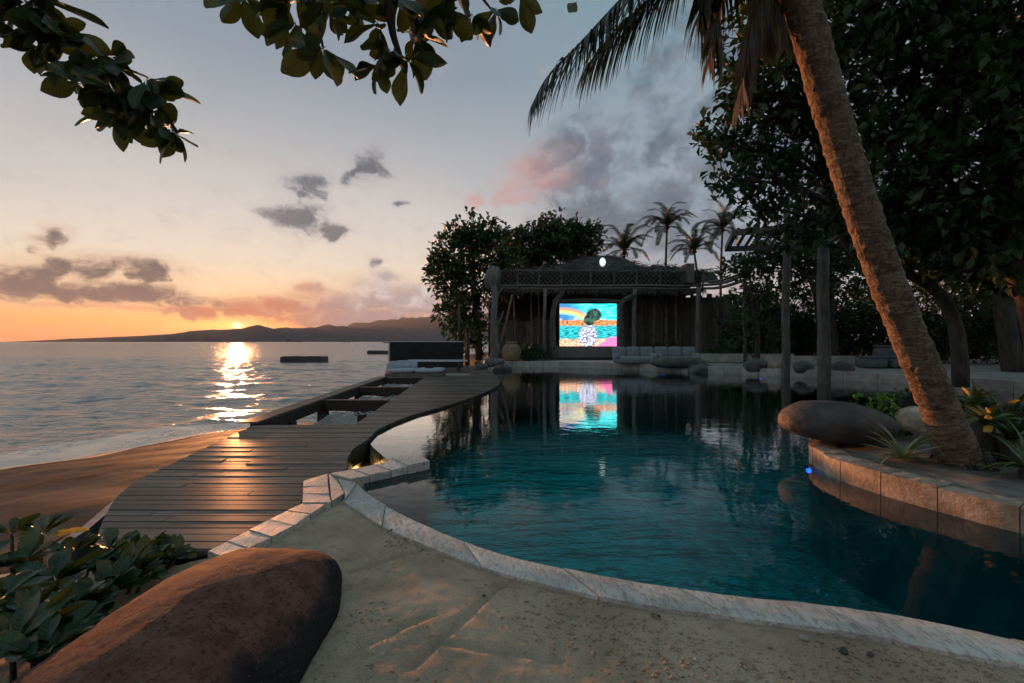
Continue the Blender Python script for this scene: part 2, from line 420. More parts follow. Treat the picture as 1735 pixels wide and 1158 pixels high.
def build_sea():
    """near water as real waves on a fan of rows that widens with distance, then out to the horizon"""
    ds = np.concatenate([np.geomspace(7.5, 90, 250), np.geomspace(92, 7200, 70)[0:]])
    tn = np.concatenate([np.linspace(-4.5, -1.35, 40), np.linspace(-1.34, -.05, 430), np.linspace(-.04, 2.2, 40)])
    vs = []; nx = len(tn)
    for d in ds:
        for t in tn:
            x = d * t; z = 0.0
            if d < 95 and -1.5 < t < .0:
                k = min(1, max(0, (d - 9) / 6)); fade = min(1, max(0, (95 - d) / 40))
                u = (x * .45 + 5, d * 1.0, 0)
                chop = .075 * fn(u, .75) + .050 * fn(u, 1.7, 3) + (.022 * fn(u, 3.9, 5) if d < 40 else 0)
                z = (swell(x, d) + chop * (1 + d / 60)) * k * fade
            vs.append((x, d, SEA + z))
    fs = [(j * nx + i, j * nx + i + 1, (j + 1) * nx + i + 1, (j + 1) * nx + i) for j in range(len(ds) - 1) for i in range(nx - 1)]
    b0 = len(vs)                                                       # the bay beside and behind the viewpoint
    vs += [(-500, -300, SEA), (16, -300, SEA), (ds[0] * 2.2, ds[0], SEA), (ds[0] * -4.5, ds[0], SEA), (-500, ds[0] + 104, SEA)]
    fs += [(b0, b0 + 1, b0 + 2, b0 + 3), (b0, b0 + 3, b0 + 4)]
    o = mobj('sea', mesh('sea', vs, fs, SEA_M, True)); tag(o, 'grey rippled sea with the setting sun glittering on it', None, None, 'structure')
build_sea()

HILL_M = surf('hill_forest', (.045, .040, .040), (.085, .07, .065), .004, (.9, 1), .6, .02, 20, spec=.1, world_co=True)
def ridge(name, D, prof, depth, label, seed):
    """a range of hills: crest heights from the profile, slopes running to the sea in front and behind"""
    prof = sorted(prof); n = 260; rows = 16
    vs = []
    for i in range(n + 1):
        px = prof[0][0] + (prof[-1][0] - prof[0][0]) * i / n
        for (a, ha), (b_, hb) in zip(prof, prof[1:]):
            if a <= px <= b_: hpx = ha + (hb - ha) * (px - a) / (b_ - a); break
        H = hpx / F * D + 3
        for j in range(rows + 1):
            t = j / rows * 2 - 1
            d = D + t * depth
            x = (px - CX) / F * D
            shape = max(0.0, 1 - abs(t) ** 1.3)
            k = shape * (1 + (.55 * fbm((x, d, 0), 5.0 / D * 3, 5, seed)) * (1 - shape) * 1.2)
            crest = 1 + .10 * fbm((x, 0, 0), 40 / D, 4, seed) * (abs(t) < .2)
            vs.append((x, d, SEA + (H + 1.2) * max(0, k) * crest - 2 * (shape == 0)))
    r1 = rows + 1
    fs = [(i * r1 + j, (i + 1) * r1 + j, (i + 1) * r1 + j + 1, i * r1 + j + 1) for i in range(n) for j in range(rows)]
    o = mobj(name, mesh(name, vs, fs, HILL_M, True)); tag(o, label, None, None, 'structure'); return o
ridge('hills', 3600, [(118, 0), (135, 4), (170, 6.5), (230, 9), (262, 10), (300, 13), (335, 18), (360, 20), (395, 20), (415, 23), (440, 27), (462, 22), (480, 16), (520, 11), (580, 8), (640, 6), (720, 3), (800, 0)], 500, 'low dark headland with the sun setting behind its ridge', 1.0)
ridge('hills', 4600, [(380, 0), (430, 14), (465, 21), (485, 25), (505, 22), (535, 24), (558, 28), (600, 24), (640, 20), (700, 14), (760, 10), (860, 0)], 600, 'middle ridge of hills to the right of the sun', 5.0)
ridge('hills', 6200, [(540, 0), (575, 20), (600, 30), (625, 33), (655, 37), (690, 40), (720, 42), (755, 43), (800, 46), (900, 50), (1000, 40), (1100, 30), (1200, 0)], 900, 'hazy far mountain behind the other hills', 9.0)

def build_haze():
    m = bpy.data.materials.new('haze_air'); m.use_nodes = True; m.node_tree.nodes.clear(); N = NT(m.node_tree)
    v = N.node('ShaderNodeVolumePrincipled'); v.inputs['Color'].default_value = (.92, .88, .90, 1); v.inputs['Density'].default_value = HAZE_D
    v.inputs['Anisotropy'].default_value = .25
    N.l.new(v.outputs[0], N.node('ShaderNodeOutputMaterial').inputs['Volume'])
    o = MB().box((0, 3590, 222), (10800, 7420, 456)).build('haze', m)
    tag(o, 'thin evening haze over the bay', None, None, 'stuff')
HAZE_D = 0.36e-4
build_haze()
# ================================================================ ground, pool, deck
from mathutils.geometry import tessellate_polygon
WZ = -0.06
def inside(px, py, poly):
    """vectorised point in polygon"""
    r = np.zeros(px.shape, bool); n = len(poly)
    for i in range(n):
        x1, y1 = poly[i][0], poly[i][1]; x2, y2 = poly[(i + 1) % n][0], poly[(i + 1) % n][1]
        c = ((y1 > py) != (y2 > py)) & (px < (x2 - x1) * (py - y1) / ((y2 - y1) if y2 != y1 else 1e-9) + x1)
        r ^= c
    return r
def resample(pts, n):
    pts = [Vector(p) for p in pts]; L = [0]
    for a, b in zip(pts, pts[1:]): L.append(L[-1] + (b - a).length)
    out = []
    for i in range(n):
        s = L[-1] * i / (n - 1); k = 0
        while k < len(L) - 2 and L[k + 1] < s: k += 1
        out.append(pts[k].lerp(pts[k + 1], (s - L[k]) / max(1e-9, L[k + 1] - L[k])))
    return out
def polylen(pts): return sum((b - a).length for a, b in zip(pts, pts[1:]))

# ---- the pool outline, walked from the near left corner
front_in = [gp(*p) for p in ((603, 818), (626, 838), (673, 866), (726, 891), (787, 916), (861, 940), (949, 960), (1060, 982), (1140, 994), (1256, 1009), (1371, 1020), (1501, 1037), (1622, 1060), (1735, 1085))]
front_out = [gp(*p) for p in ((581, 847), (614, 869), (655, 894), (714, 919), (773, 943), (846, 968), (949, 994), (1092, 1024), (1213, 1040), (1362, 1059), (1501, 1079), (1622, 1104), (1735, 1122))]
front_in += [Vector(p) for p in ((3.15, 2.18, 0), (3.9, 1.95, 0), (4.9, 1.8, 0), (6.0, 1.8, 0), (7.2, 2.1, 0))]
front_out += [Vector(p) for p in ((3.05, 1.93, 0), (3.85, 1.68, 0), (4.9, 1.52, 0), (6.05, 1.52, 0), (7.3, 1.84, 0))]
front_in = resample(catmull(front_in, 6), 120); front_out = resample(catmull(front_out, 6), 120)
planter_c = catmull([(p[0], p[1], 0) for p in ((7.2, 2.5), (6.3, 2.55), (5.5, 2.78), (4.8, 3.25), (4.3, 3.78), (4.06, 4.26), (3.92, 4.62), (3.82, 5.1), (3.84, 5.6), (4.0, 6.12), (4.35, 6.55), (5.0, 6.95), (6.5, 7.4), (9, 7.8), (12, 8.2), (15, 8.8))], 6)
far_c = catmull([(p[0], p[1], 0) for p in ((15.6, 9.6), (16.0, 13), (15.0, 17), (13.2, 20), (12, 21.3), (10.3, 22.8), (8.7, 24.2), (6.5, 26.2), (4.5, 27.6), (2.5, 28.6), (.6, 28.8), (-.4, 27.6))], 6)
left_px = [(834, 632), (842, 640), (848, 653), (830, 668), (795, 681), (757, 692), (705, 705), (669, 718), (640, 731), (627, 742), (626, 748), (631, 757), (643, 768), (660, 783), (668, 796)]
left_c = catmull([gp(*p, WZ) for p in left_px], 5)
POOL = [(v.x, v.y) for v in front_in + planter_c + far_c + left_c]

def flat_poly(name, poly, z, mat, kind=None, label=None, parent=None):
    vs = [Vector((p[0], p[1], z)) for p in poly]
    tris = tessellate_polygon([vs])
    fs = []
    for a, b, c in tris:
        n = (vs[b] - vs[a]).cross(vs[c] - vs[a])
        fs.append((a, b, c) if n.z > 0 else (a, c, b))
    o = mobj(name, mesh(name, vs, fs, mat), parent)
    return tag(o, label, None, None, kind)

def water_mat():
    m = bpy.data.materials.new('pool_water'); m.use_nodes = True; m.node_tree.nodes.clear(); N = NT(m.node_tree)
    out = N.node('ShaderNodeOutputMaterial')
    P = N.node('ShaderNodeNewGeometry').outputs['Position']
    v = N.mapping(P, rot=(0, 0, R(12)), scale=(.75, 1, 1))
    calm = N.step(N.noise(P, .28, 3, .5), .36, .62)
    h = N.add(N.mul(N.noise(v, 3.1, 3, .55, .4), .55), N.mul(N.noise(v, 9.0, 3, .55, .6), N.mul(calm, .26)))
    nrm = N.bump(h, .24, .024)
    gl = N.node('ShaderNodeBsdfGlossy'); gl.inputs['Roughness'].default_value = .015; N.put(gl.inputs['Normal'], nrm)
    tr = N.node('ShaderNodeBsdfRefraction'); tr.inputs['IOR'].default_value = 1.12; tr.inputs['Roughness'].default_value = 0; N.put(tr.inputs['Normal'], nrm)
    tr.inputs['Color'].default_value = (.55, .93, .95, 1)
    tp = N.node('ShaderNodeBsdfTransparent'); tp.inputs['Color'].default_value = (.22, .97, 1.0, 1)
    cosi = N.m('ABSOLUTE', N.vm('DOT_PRODUCT', N.node('ShaderNodeNewGeometry').outputs['Incoming'], nrm))
    fr = N.m('MINIMUM', N.add(.02, N.mul(6.0, N.m('POWER', N.m('SUBTRACT', 1.0, cosi, clamp=True), 10.0))), .95)
    mx = N.node('ShaderNodeMixShader'); N.l.new(fr, mx.inputs[0]); N.l.new(tp.outputs[0], mx.inputs[1]); N.l.new(gl.outputs[0], mx.inputs[2])
    N.l.new(mx.outputs[0], out.inputs[0])
    return m
def tile_mat():
    m, N, b, co, out = new_mat('pool_mosaic')
    P = N.node('ShaderNodeNewGeometry').outputs['Position']
    n = N.noise(P, .9, 5, .6); t = N.voro(P, 9.0, out='Color')
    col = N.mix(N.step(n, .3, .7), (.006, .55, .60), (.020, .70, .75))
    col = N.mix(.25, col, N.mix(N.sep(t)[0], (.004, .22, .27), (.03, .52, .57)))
    N.put(b.inputs['Base Color'], col); b.inputs['Roughness'].default_value = .5
    return m
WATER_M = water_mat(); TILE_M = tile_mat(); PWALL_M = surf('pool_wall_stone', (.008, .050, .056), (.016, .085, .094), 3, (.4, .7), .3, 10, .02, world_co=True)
flat_poly('pool_water', POOL, WZ, WATER_M, 'structure', 'dark teal pool water with ripples')
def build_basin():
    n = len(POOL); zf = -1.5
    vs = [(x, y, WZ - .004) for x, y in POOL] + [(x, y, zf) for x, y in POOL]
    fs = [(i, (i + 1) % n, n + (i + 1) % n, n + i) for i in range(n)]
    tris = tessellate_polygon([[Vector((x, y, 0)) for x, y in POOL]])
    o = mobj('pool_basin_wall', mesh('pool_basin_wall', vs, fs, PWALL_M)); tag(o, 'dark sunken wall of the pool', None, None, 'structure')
    fs = []
    for t in tris:
        nn = (Vector(vs[t[1]]) - Vector(vs[t[0]])).cross(Vector(vs[t[2]]) - Vector(vs[t[0]]))
        fs.append(tuple(t) if nn.z > 0 else (t[0], t[2], t[1]))
    o = mobj('pool_floor', mesh('pool_floor', [(x, y, zf + .003) for x, y in POOL], fs, TILE_M)); tag(o, 'sunken pool floor lined with teal mosaic', None, None, 'structure')
build_basin()

# ---- near sand terrace, with footprints and lumps
def sand_mat():
    m, N, b, co, out = new_mat('terrace_sand')
    P = N.node('ShaderNodeNewGeometry').outputs['Position']
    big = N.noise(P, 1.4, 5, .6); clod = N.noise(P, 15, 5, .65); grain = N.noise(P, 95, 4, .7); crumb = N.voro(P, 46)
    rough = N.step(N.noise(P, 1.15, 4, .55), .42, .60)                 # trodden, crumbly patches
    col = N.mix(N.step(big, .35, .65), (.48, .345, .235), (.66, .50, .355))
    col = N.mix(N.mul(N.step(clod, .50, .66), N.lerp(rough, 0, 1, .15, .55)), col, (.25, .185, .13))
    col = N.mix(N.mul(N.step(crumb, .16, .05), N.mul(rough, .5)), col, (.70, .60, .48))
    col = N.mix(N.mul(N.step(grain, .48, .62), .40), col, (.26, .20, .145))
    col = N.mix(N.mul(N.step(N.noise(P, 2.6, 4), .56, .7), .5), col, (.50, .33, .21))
    N.put(b.inputs['Base Color'], col); b.inputs['Roughness'].default_value = .92; b.inputs['Specular IOR Level'].default_value = .04
    N.put(b.inputs['Normal'], N.bump(N.add(N.mul(clod, rough), N.mul(grain, .4)), .45, .02))
    return m
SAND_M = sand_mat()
def sand_h(x, y):
    v = (x, y, 0)
    h = .005 * fbm(v, 1.3, 3, 3.0)
    trod = max(0.0, min(1.0, .5 + 1.6 * fn(v, 1.15, 11.0)))            # trodden patches are rough, the rest raked smooth
    h += trod * .008 * fbm(v, 9.0, 4, 5.0) + (1 - trod) * .004 * fbm(v, 9.0, 3, 5.0)
    c = mnoise.voronoi(Vector((x * 5.5, y * 5.5, 0)))[0][0]
    h -= trod * .007 * max(0, 1 - c * 2.6)
    for (ax, ay, bx, by) in SEAMS:
        dx, dy = bx - ax, by - ay; L2 = dx * dx + dy * dy
        t = max(0, min(1, ((x - ax) * dx + (y - ay) * dy) / L2))
        d = math.hypot(x - ax - t * dx, y - ay - t * dy) + .02 * fn(v, 4)
        h += -.024 * math.exp(-(d / .018) ** 2)
    return h
def seam(p, q): a, b = gp(*p, -.03), gp(*q, -.03); return (a.x, a.y, b.x, b.y)
SEAMS = [seam((592, 968), (730, 925)), seam((735, 1085), (945, 1115)), seam((700, 1125), (850, 990)), seam((850, 990), (940, 1000)), seam((600, 1100), (730, 1040))]
def build_sand():
    xs = np.concatenate([np.linspace(-7, -3.2, 14), np.arange(-3.1, 2.9, .022), np.linspace(2.95, 12, 50)])
    ys = np.concatenate([np.linspace(-6, 1.6, 20), np.arange(1.65, 3.6, .02), np.arange(3.6, 5.7, .03)])
    X, Y = np.meshgrid(xs, ys)
    edge = [(v.x, v.y) for v in front_out]
    mid = [(a.lerp(b, .45).x, a.lerp(b, .45).y) for a, b in zip(front_out, front_in)]
    cut = mid + [(7.3, 9), (-1.5, 9)]
    drop = inside(X, Y, cut)
    strip = [gp(353, 938), gp(512, 856), gp(512, 810), gp(560, 795)]
    leftcut = [(v.x, v.y) for v in strip] + [(-1.7, 9), (-9, 9), (-9, 4.2), (-3.2, 3.5), (-2.6, 3.1)]
    drop |= inside(X, Y, leftcut)
    vs = []
    for j in range(len(ys)):
        for i in range(len(xs)):
            x, y = xs[i], ys[j]
            h = -.035 + (sand_h(x, y) if (-3.4 < x < 3.2 and 1.2 < y) else .015 * fn((x, y, 0), 1.0))
            if x < -2.5: h -= .16 * min(6, (-2.5 - x)) * min(1, max(0, (y - .5)))
            if drop[j, i]: h = -.40
            vs.append((x, y, h))
    nx = len(xs)
    fs = [(j * nx + i, j * nx + i + 1, (j + 1) * nx + i + 1, (j + 1) * nx + i) for j in range(len(ys) - 1) for i in range(nx - 1)
          if not (drop[j, i] and drop[j, i + 1] and drop[j + 1, i] and drop[j + 1, i + 1])]
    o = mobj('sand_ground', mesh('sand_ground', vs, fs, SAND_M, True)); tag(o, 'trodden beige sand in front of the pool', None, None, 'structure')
build_sand()
def build_clods():
    """crumbs and clods of trodden sand"""
    r = np.random.default_rng(3); mb_v = []; mb_f = []; edge = [(a.x, a.y) for a in front_out] + [(7.3, 9), (-1.2, 9)]
    n = 0
    cut = [(v.x, v.y) for v in (gp(340, 940), gp(392, 950), gp(463, 912), gp(529, 873), gp(563, 852), gp(585, 848))] + [(-1.2, 9), (-9, 9), (-9, 3)]
    XX, YY = r.uniform(-1.0, 3.0, 30000), r.uniform(1.75, 4.7, 30000); ok = ~(inside(XX, YY, edge) | inside(XX, YY, cut))
    for x, y in zip(XX[ok], YY[ok]):
        p = .5 + 1.6 * fn((x, y, 0), 1.15, 11.0)
        if n > 5200: break
        if r.random() > max(.05, min(1, p * 1.2)) ** 2: continue
        s = .0035 + .011 * r.random() ** 4; z = -.035 + sand_h(x, y)
        b0 = len(mb_v)
        for (dx, dy, dz) in ((1, 0, 0), (0, 1, 0), (-1, 0, 0), (0, -1, 0), (0, 0, .8), (0, 0, -.5)):
            k = s * r.uniform(.6, 1.3); mb_v.append((x + dx * k + s * r.normal(0, .15), y + dy * k, z + s * .25 + dz * k))
        mb_f += [(b0 + a, b0 + b, b0 + c) for a, b, c in ((0, 1, 4), (1, 2, 4), (2, 3, 4), (3, 0, 4), (1, 0, 5), (2, 1, 5), (3, 2, 5), (0, 3, 5))]; n += 1
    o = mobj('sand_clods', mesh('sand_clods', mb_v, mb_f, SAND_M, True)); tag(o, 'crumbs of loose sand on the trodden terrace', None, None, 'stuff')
build_clods()

# ---- beach
BEACH_M = surf('beach_sand', (.055, .047, .041), (.115, .098, .086), 1.1, (.6, .9), .15, 9, .03, c3=(.03, .026, .023), spec=.02, world_co=True, stretch=(.5, 1.5, 1))
def build_beach():
    xs = np.concatenate([np.linspace(-60, -17, 12), np.linspace(-16, -1.5, 150)]); ys = np.concatenate([np.linspace(-12, 1, 8), np.linspace(1.2, 20, 170)])
    vs = []
    for y in ys:
        for x in xs:
            d = (x - shore(y)) * (.9 if y < 14 else .35)
            z = SEA + (.11 * d if d > 0 else .16 * d)
            z = min(z, -.42)
            z += min(1, max(0, d)) * (.03 * fbm((x, y, 0), .8, 4) + .010 * math.sin(y * 3.0 + x * .7 + 2 * fn((x, y, 0), .6)))
            vs.append((x, y, z))
    nx = len(xs)
    fs = [(j * nx + i, j * nx + i + 1, (j + 1) * nx + i + 1, (j + 1) * nx + i) for j in range(len(ys) - 1) for i in range(nx - 1)]
    o = mobj('beach', mesh('beach', vs, fs, BEACH_M, True)); tag(o, 'grey brown beach sand between the deck and the water', None, None, 'structure')
    # thin sheet of spent wave running up the sand
    vs = []; fs = []; ys = np.linspace(2, 15.6, 90); k = 14
    for y in ys:
        x0 = shore(y); w = 1.15 + .35 * fn((0, y, 0), .5)
        for i in range(k + 1):
            t = i / k
            x = x0 + .30 + .28 * fn((0, y, 7), .9) - t * (w + 1.2)
            d = (x - x0) * .9
            zb = SEA + (.11 * d if d > 0 else .0)
            vs.append((x, y, max(zb, SEA) + .008 + .05 * t * (1 - t) + .05 * t * t + .02 * t * fn((x, y, 0), 1.4)))
    fs = [(j * (k + 1) + i, (j + 1) * (k + 1) + i, (j + 1) * (k + 1) + i + 1, j * (k + 1) + i + 1) for j in range(len(ys) - 1) for i in range(k)]
    o = mobj('shore_water', mesh('shore_water', vs, fs, FOAM_M, True)); tag(o, 'pale sheet of spent wave sliding up the beach', None, None, 'structure')
build_beach()

# ---- land behind and to the right: one sheet
EARTH_M = surf('garden_earth', (.055, .042, .030), (.12, .09, .06), 1.4, (.8, .95), .7, 8, .04, c3=(.035, .05, .02), spec=.15, world_co=True)
def build_land():
    poly = [(16.4, -30), (400, -30), (400, 500), (-3, 500), (-3, 60), (-5, 40), (-2.4, 33), (-2.4, 29.3), (.5, 29.7), (4.6, 28.3), (8.9, 24.9), (12.3, 22.0), (15.4, 17.6), (16.6, 13), (16.3, 9)]
    vs = [(x, y, .22) for x, y in poly] + [(x, y, -2) for x, y in poly]; n = len(poly)
    tris = tessellate_polygon([[Vector((x, y, 0)) for x, y in poly]])
    fs = [tuple(t) for t in tris] + [(i, (i + 1) % n, n + (i + 1) % n, n + i) for i in range(n)]
    o = mobj('ground', mesh('ground', vs, fs, EARTH_M)); tag(o, 'dark garden earth behind the pool', None, None, 'structure')
build_land()

# ---- coping stones
COPE_M = None
def cope_mat():
    m, N, b, co, out = new_mat('coping_stone')
    oi = N.node('ShaderNodeObjectInfo').outputs['Random']
    P = N.vm('ADD', co, N.comb(N.mul(oi, 31.0), N.mul(oi, 17.0)))
    n = N.noise(P, 2.6, 6, .6)
    v = N.mapping(P, rot=(0, 0, R(28)), scale=(1.0, .30, 1))
    ridges = N.noise(v, 34.0, 4, .6, 1.2)
    col = N.mix(N.step(n, .34, .66), (.58, .525, .455), (.80, .735, .65))
    col = N.mix(N.mul(N.step(N.noise(P, 1.1, 4), .5, .72), .55), col, (.50, .40, .26))
    col = N.mix(N.step(ridges, .34, .56, .35, 1.0), (.26, .235, .20), col)
    hs = N.node('ShaderNodeHueSaturation'); N.put(hs.inputs['Color'], col); N.put(hs.inputs['Value'], N.lerp(oi, 0, 1, .8, 1.18))
    N.put(b.inputs['Base Color'], hs.outputs[0]); N.put(b.inputs['Roughness'], N.lerp(n, .3, .7, .45, .75))
    N.put(b.inputs['Normal'], N.bump(N.add(ridges, N.mul(N.noise(P, 60, 4), .4)), .45, .010))
    return m
COPE_M = cope_mat()
def ribbon_stones(name, inner, outer, cuts, z1, z0, parent, mat, gap=.008, jit=.006, rough=.004, nv=3, step=.06):
    """stones laid side by side between two edge lines; cuts are positions 0..1 along them"""
    n = len(inner)
    def smp(pl, t):
        s = t * (n - 1); k = min(int(s), n - 2); return pl[k].lerp(pl[k + 1], s - k)
    L = polylen(inner)
    for a, b in zip(cuts, cuts[1:]):
        a2, b2 = a + gap / L / 2, b - gap / L / 2
        m = max(2, int((b - a) * L / step)); dz = random.uniform(-jit, jit); w0, w1 = random.uniform(-.006, .006), random.uniform(-.008, .008)
        vs = []; fs = []
        for i in range(m + 1):
            t = a2 + (b2 - a2) * i / m; p, q = smp(inner, t), smp(outer, t)
            d = (q - p).normalized()
            p = p + d * w0; q = q + d * w1
            for j in range(nv + 1):
                s = j / nv; v = p.lerp(q, s)
                edge = min(i, m - i) == 0 or j in (0, nv)
                vs.append((v.x, v.y, z1 + dz + rough * fbm(v, 9, 3) - (.006 if edge else 0)))
        k = nv + 1
        top = [(i * k + j, i * k + j + 1, (i + 1) * k + j + 1, (i + 1) * k + j) for i in range(m) for j in range(nv)]
        fs += top
        loop = [i * k for i in range(m + 1)] + [m * k + j for j in range(1, nv + 1)] + [i * k + nv for i in range(m - 1, -1, -1)] + [j for j in range(nv - 1, 0, -1)]
        b0 = len(vs)
        vs += [(vs[i][0], vs[i][1], z0) for i in loop]
        fs += [(loop[i], b0 + i, b0 + (i + 1) % len(loop), loop[(i + 1) % len(loop)]) for i in range(len(loop))]
        c = Vector((sum(v[0] for v in vs) / len(vs), sum(v[1] for v in vs) / len(vs), z0))
        vs = [(v[0] - c.x, v[1] - c.y, v[2] - c.z) for v in vs]
        o = mobj(name, mesh(name, vs, fs, mat), parent, c)
cope = empty('pool_coping', front_in[0]); tag(cope, 'curved band of pale chiselled stone along the near pool edge', 'pool edge')
def local_children(root):
    for ch in root.children:
        ch.location = Vector(ch.location) - Vector(root.location)
cuts = [0, .085, .20, .285, .36, .44, .525, .60, .63, .70, .775, .86, .93, 1.0]
ribbon_stones('stone', front_in, front_out, cuts, 0.0, WZ - .03, cope, COPE_M, .012)
local_children(cope)

# ---- stone edging between the sand and the deck, and the stone arm out into the water
edging = empty('stone_edging', gp(512, 852)); tag(edging, 'angled strip of pale split stone slabs between the deck and the sand', 'stone strip')
def slab(name, px, z1, z0, parent, mat, z_of_px=None, round_=0.006):
    P = [gp(*p, z1 if z_of_px is None else z_of_px) for p in px]
    c = sum(P, Vector()) / len(P); n = len(P)
    ins = [p + (c - p).normalized() * .006 for p in P]
    vs = [(p.x - c.x, p.y - c.y, z1 - round_) for p in P] + [(p.x - c.x, p.y - c.y, z1 + random.uniform(-.002, .004)) for p in ins] + [(p.x - c.x, p.y - c.y, z0) for p in P]
    fs = [tuple(n + i for i in range(n))] + [(i, (i + 1) % n, n + (i + 1) % n, n + i) for i in range(n)] + [(2 * n + i, 2 * n + (i + 1) % n, (i + 1) % n, i) for i in range(n)]
    me = mesh(name, vs, fs, mat)
    bm = bmesh.new(); bm.from_mesh(me); bmesh.ops.recalc_face_normals(bm, faces=bm.faces); bm.to_mesh(me); bm.free()
    return mobj(name, me, parent, Vector((c.x, c.y, 0)) - Vector((parent.location.x, parent.location.y, 0)))
for q in ([(352, 934), (384, 918), (420, 930), (388, 948)], [(385, 917), (421, 899), (459, 911), (422, 929)], [(422, 898), (455, 881), (496, 891), (461, 910)], [(456, 880), (485, 866), (525, 872), (498, 890)],
          [(486, 865), (511, 853), (551, 855), (527, 871)], [(512, 852), (513, 838), (558, 838), (561, 851)], [(513, 837), (513, 826), (556, 824), (558, 837)], [(513, 825), (514, 815), (555, 803), (556, 823)],
          [(557, 803), (570, 812), (583, 836), (562, 850)]):
    slab('stone', q, .018, -.3, edging, COPE_M)
slab('stone', [(572, 811), (601, 817), (604, 820), (584, 846), (584, 836)], .012, -.3, edging, COPE_M)
arm = empty('stone_spur_wall', gp(632, 795)); tag(arm, 'short stone wall reaching out over the shallow pool water', 'stone wall')
for q in ([(559, 802), (597, 795), (625, 806), (594, 812)], [(598, 794), (633, 788), (662, 798), (627, 805)], [(634, 787), (665, 779), (692, 791), (664, 797)]):
    slab('stone', q, .03, -.055, arm, COPE_M)
slab('stone', [(664, 779), (704, 771), (728, 784), (692, 792)], .055, -.055, arm, COPE_M, .03)
MB().prism([(v.x - arm.location.x, v.y - arm.location.y) for v in (gp(563, 804), gp(700, 774), gp(722, 784), gp(598, 811))], -1.7, -.057).build('base', PWALL_M, arm)  # dark colour stands in for the shadow on the front face

# ---- timber deck, board by board
DECK_M = wood('deck_timber', (.115, .084, .064), (.205, .158, .124), 'X', 6.0, (.5, .7), .34, .12, 0.0)
def deck_sheen():
    N = NT(DECK_M.node_tree); out = [n for n in N.n if n.type == 'OUTPUT_MATERIAL'][0]; b = [n for n in N.n if n.type == 'BSDF_PRINCIPLED'][0]
    gl = N.node('ShaderNodeBsdfGlossy'); gl.inputs['Roughness'].default_value = .27; N.l.new(b.inputs['Normal'].links[0].from_socket, gl.inputs['Normal'])
    mx = N.node('ShaderNodeMixShader'); mx.inputs[0].default_value = .085; N.l.new(b.outputs[0], mx.inputs[1]); N.l.new(gl.outputs[0], mx.inputs[2]); N.l.new(mx.outputs[0], out.inputs[0])
deck_sheen()
DARK_M = wood('dark_timber', (.030, .022, .017), (.060, .045, .034), 'X', 5.0, (.5, .75), .15)
DECK = [gp(353, 934), gp(512, 853), gp(512, 816), gp(590, 794), gp(588, 785), gp(590, 774), gp(599, 760), gp(617, 749), gp(627, 741), gp(640, 728), gp(669, 714), gp(705, 701), gp(757, 687), gp(795, 675), gp(830, 661), gp(846, 651), gp(848, 645), gp(838, 634), gp(826, 628),
        Vector((-1.6, 26.5, 0)), Vector((-2.1, 29.0, 0)), Vector((-7.6, 29.0, 0)), Vector((-7.2, 26, 0)), Vector((-5.45, 19.6, 0)), Vector((-3.78, 19.6, 0)), Vector((-2.94, 8.5, 0)), Vector((-4.81, 8.5, 0)), gp(228, 815), gp(194, 845), gp(170, 890), Vector((-3.0, 3.25, 0))]
deck = empty('timber_deck', (-4, 8, 0)); tag(deck, 'weathered brown plank deck curving along the pool above the beach', 'deck')
def scan(poly, y):
    xs = []
    n = len(poly)
    for i in range(n):
        a, b = poly[i], poly[(i + 1) % n]
        if (a.y > y) != (b.y > y): xs.append(a.x + (b.x - a.x) * (y - a.y) / (b.y - a.y))
    return sorted(xs)
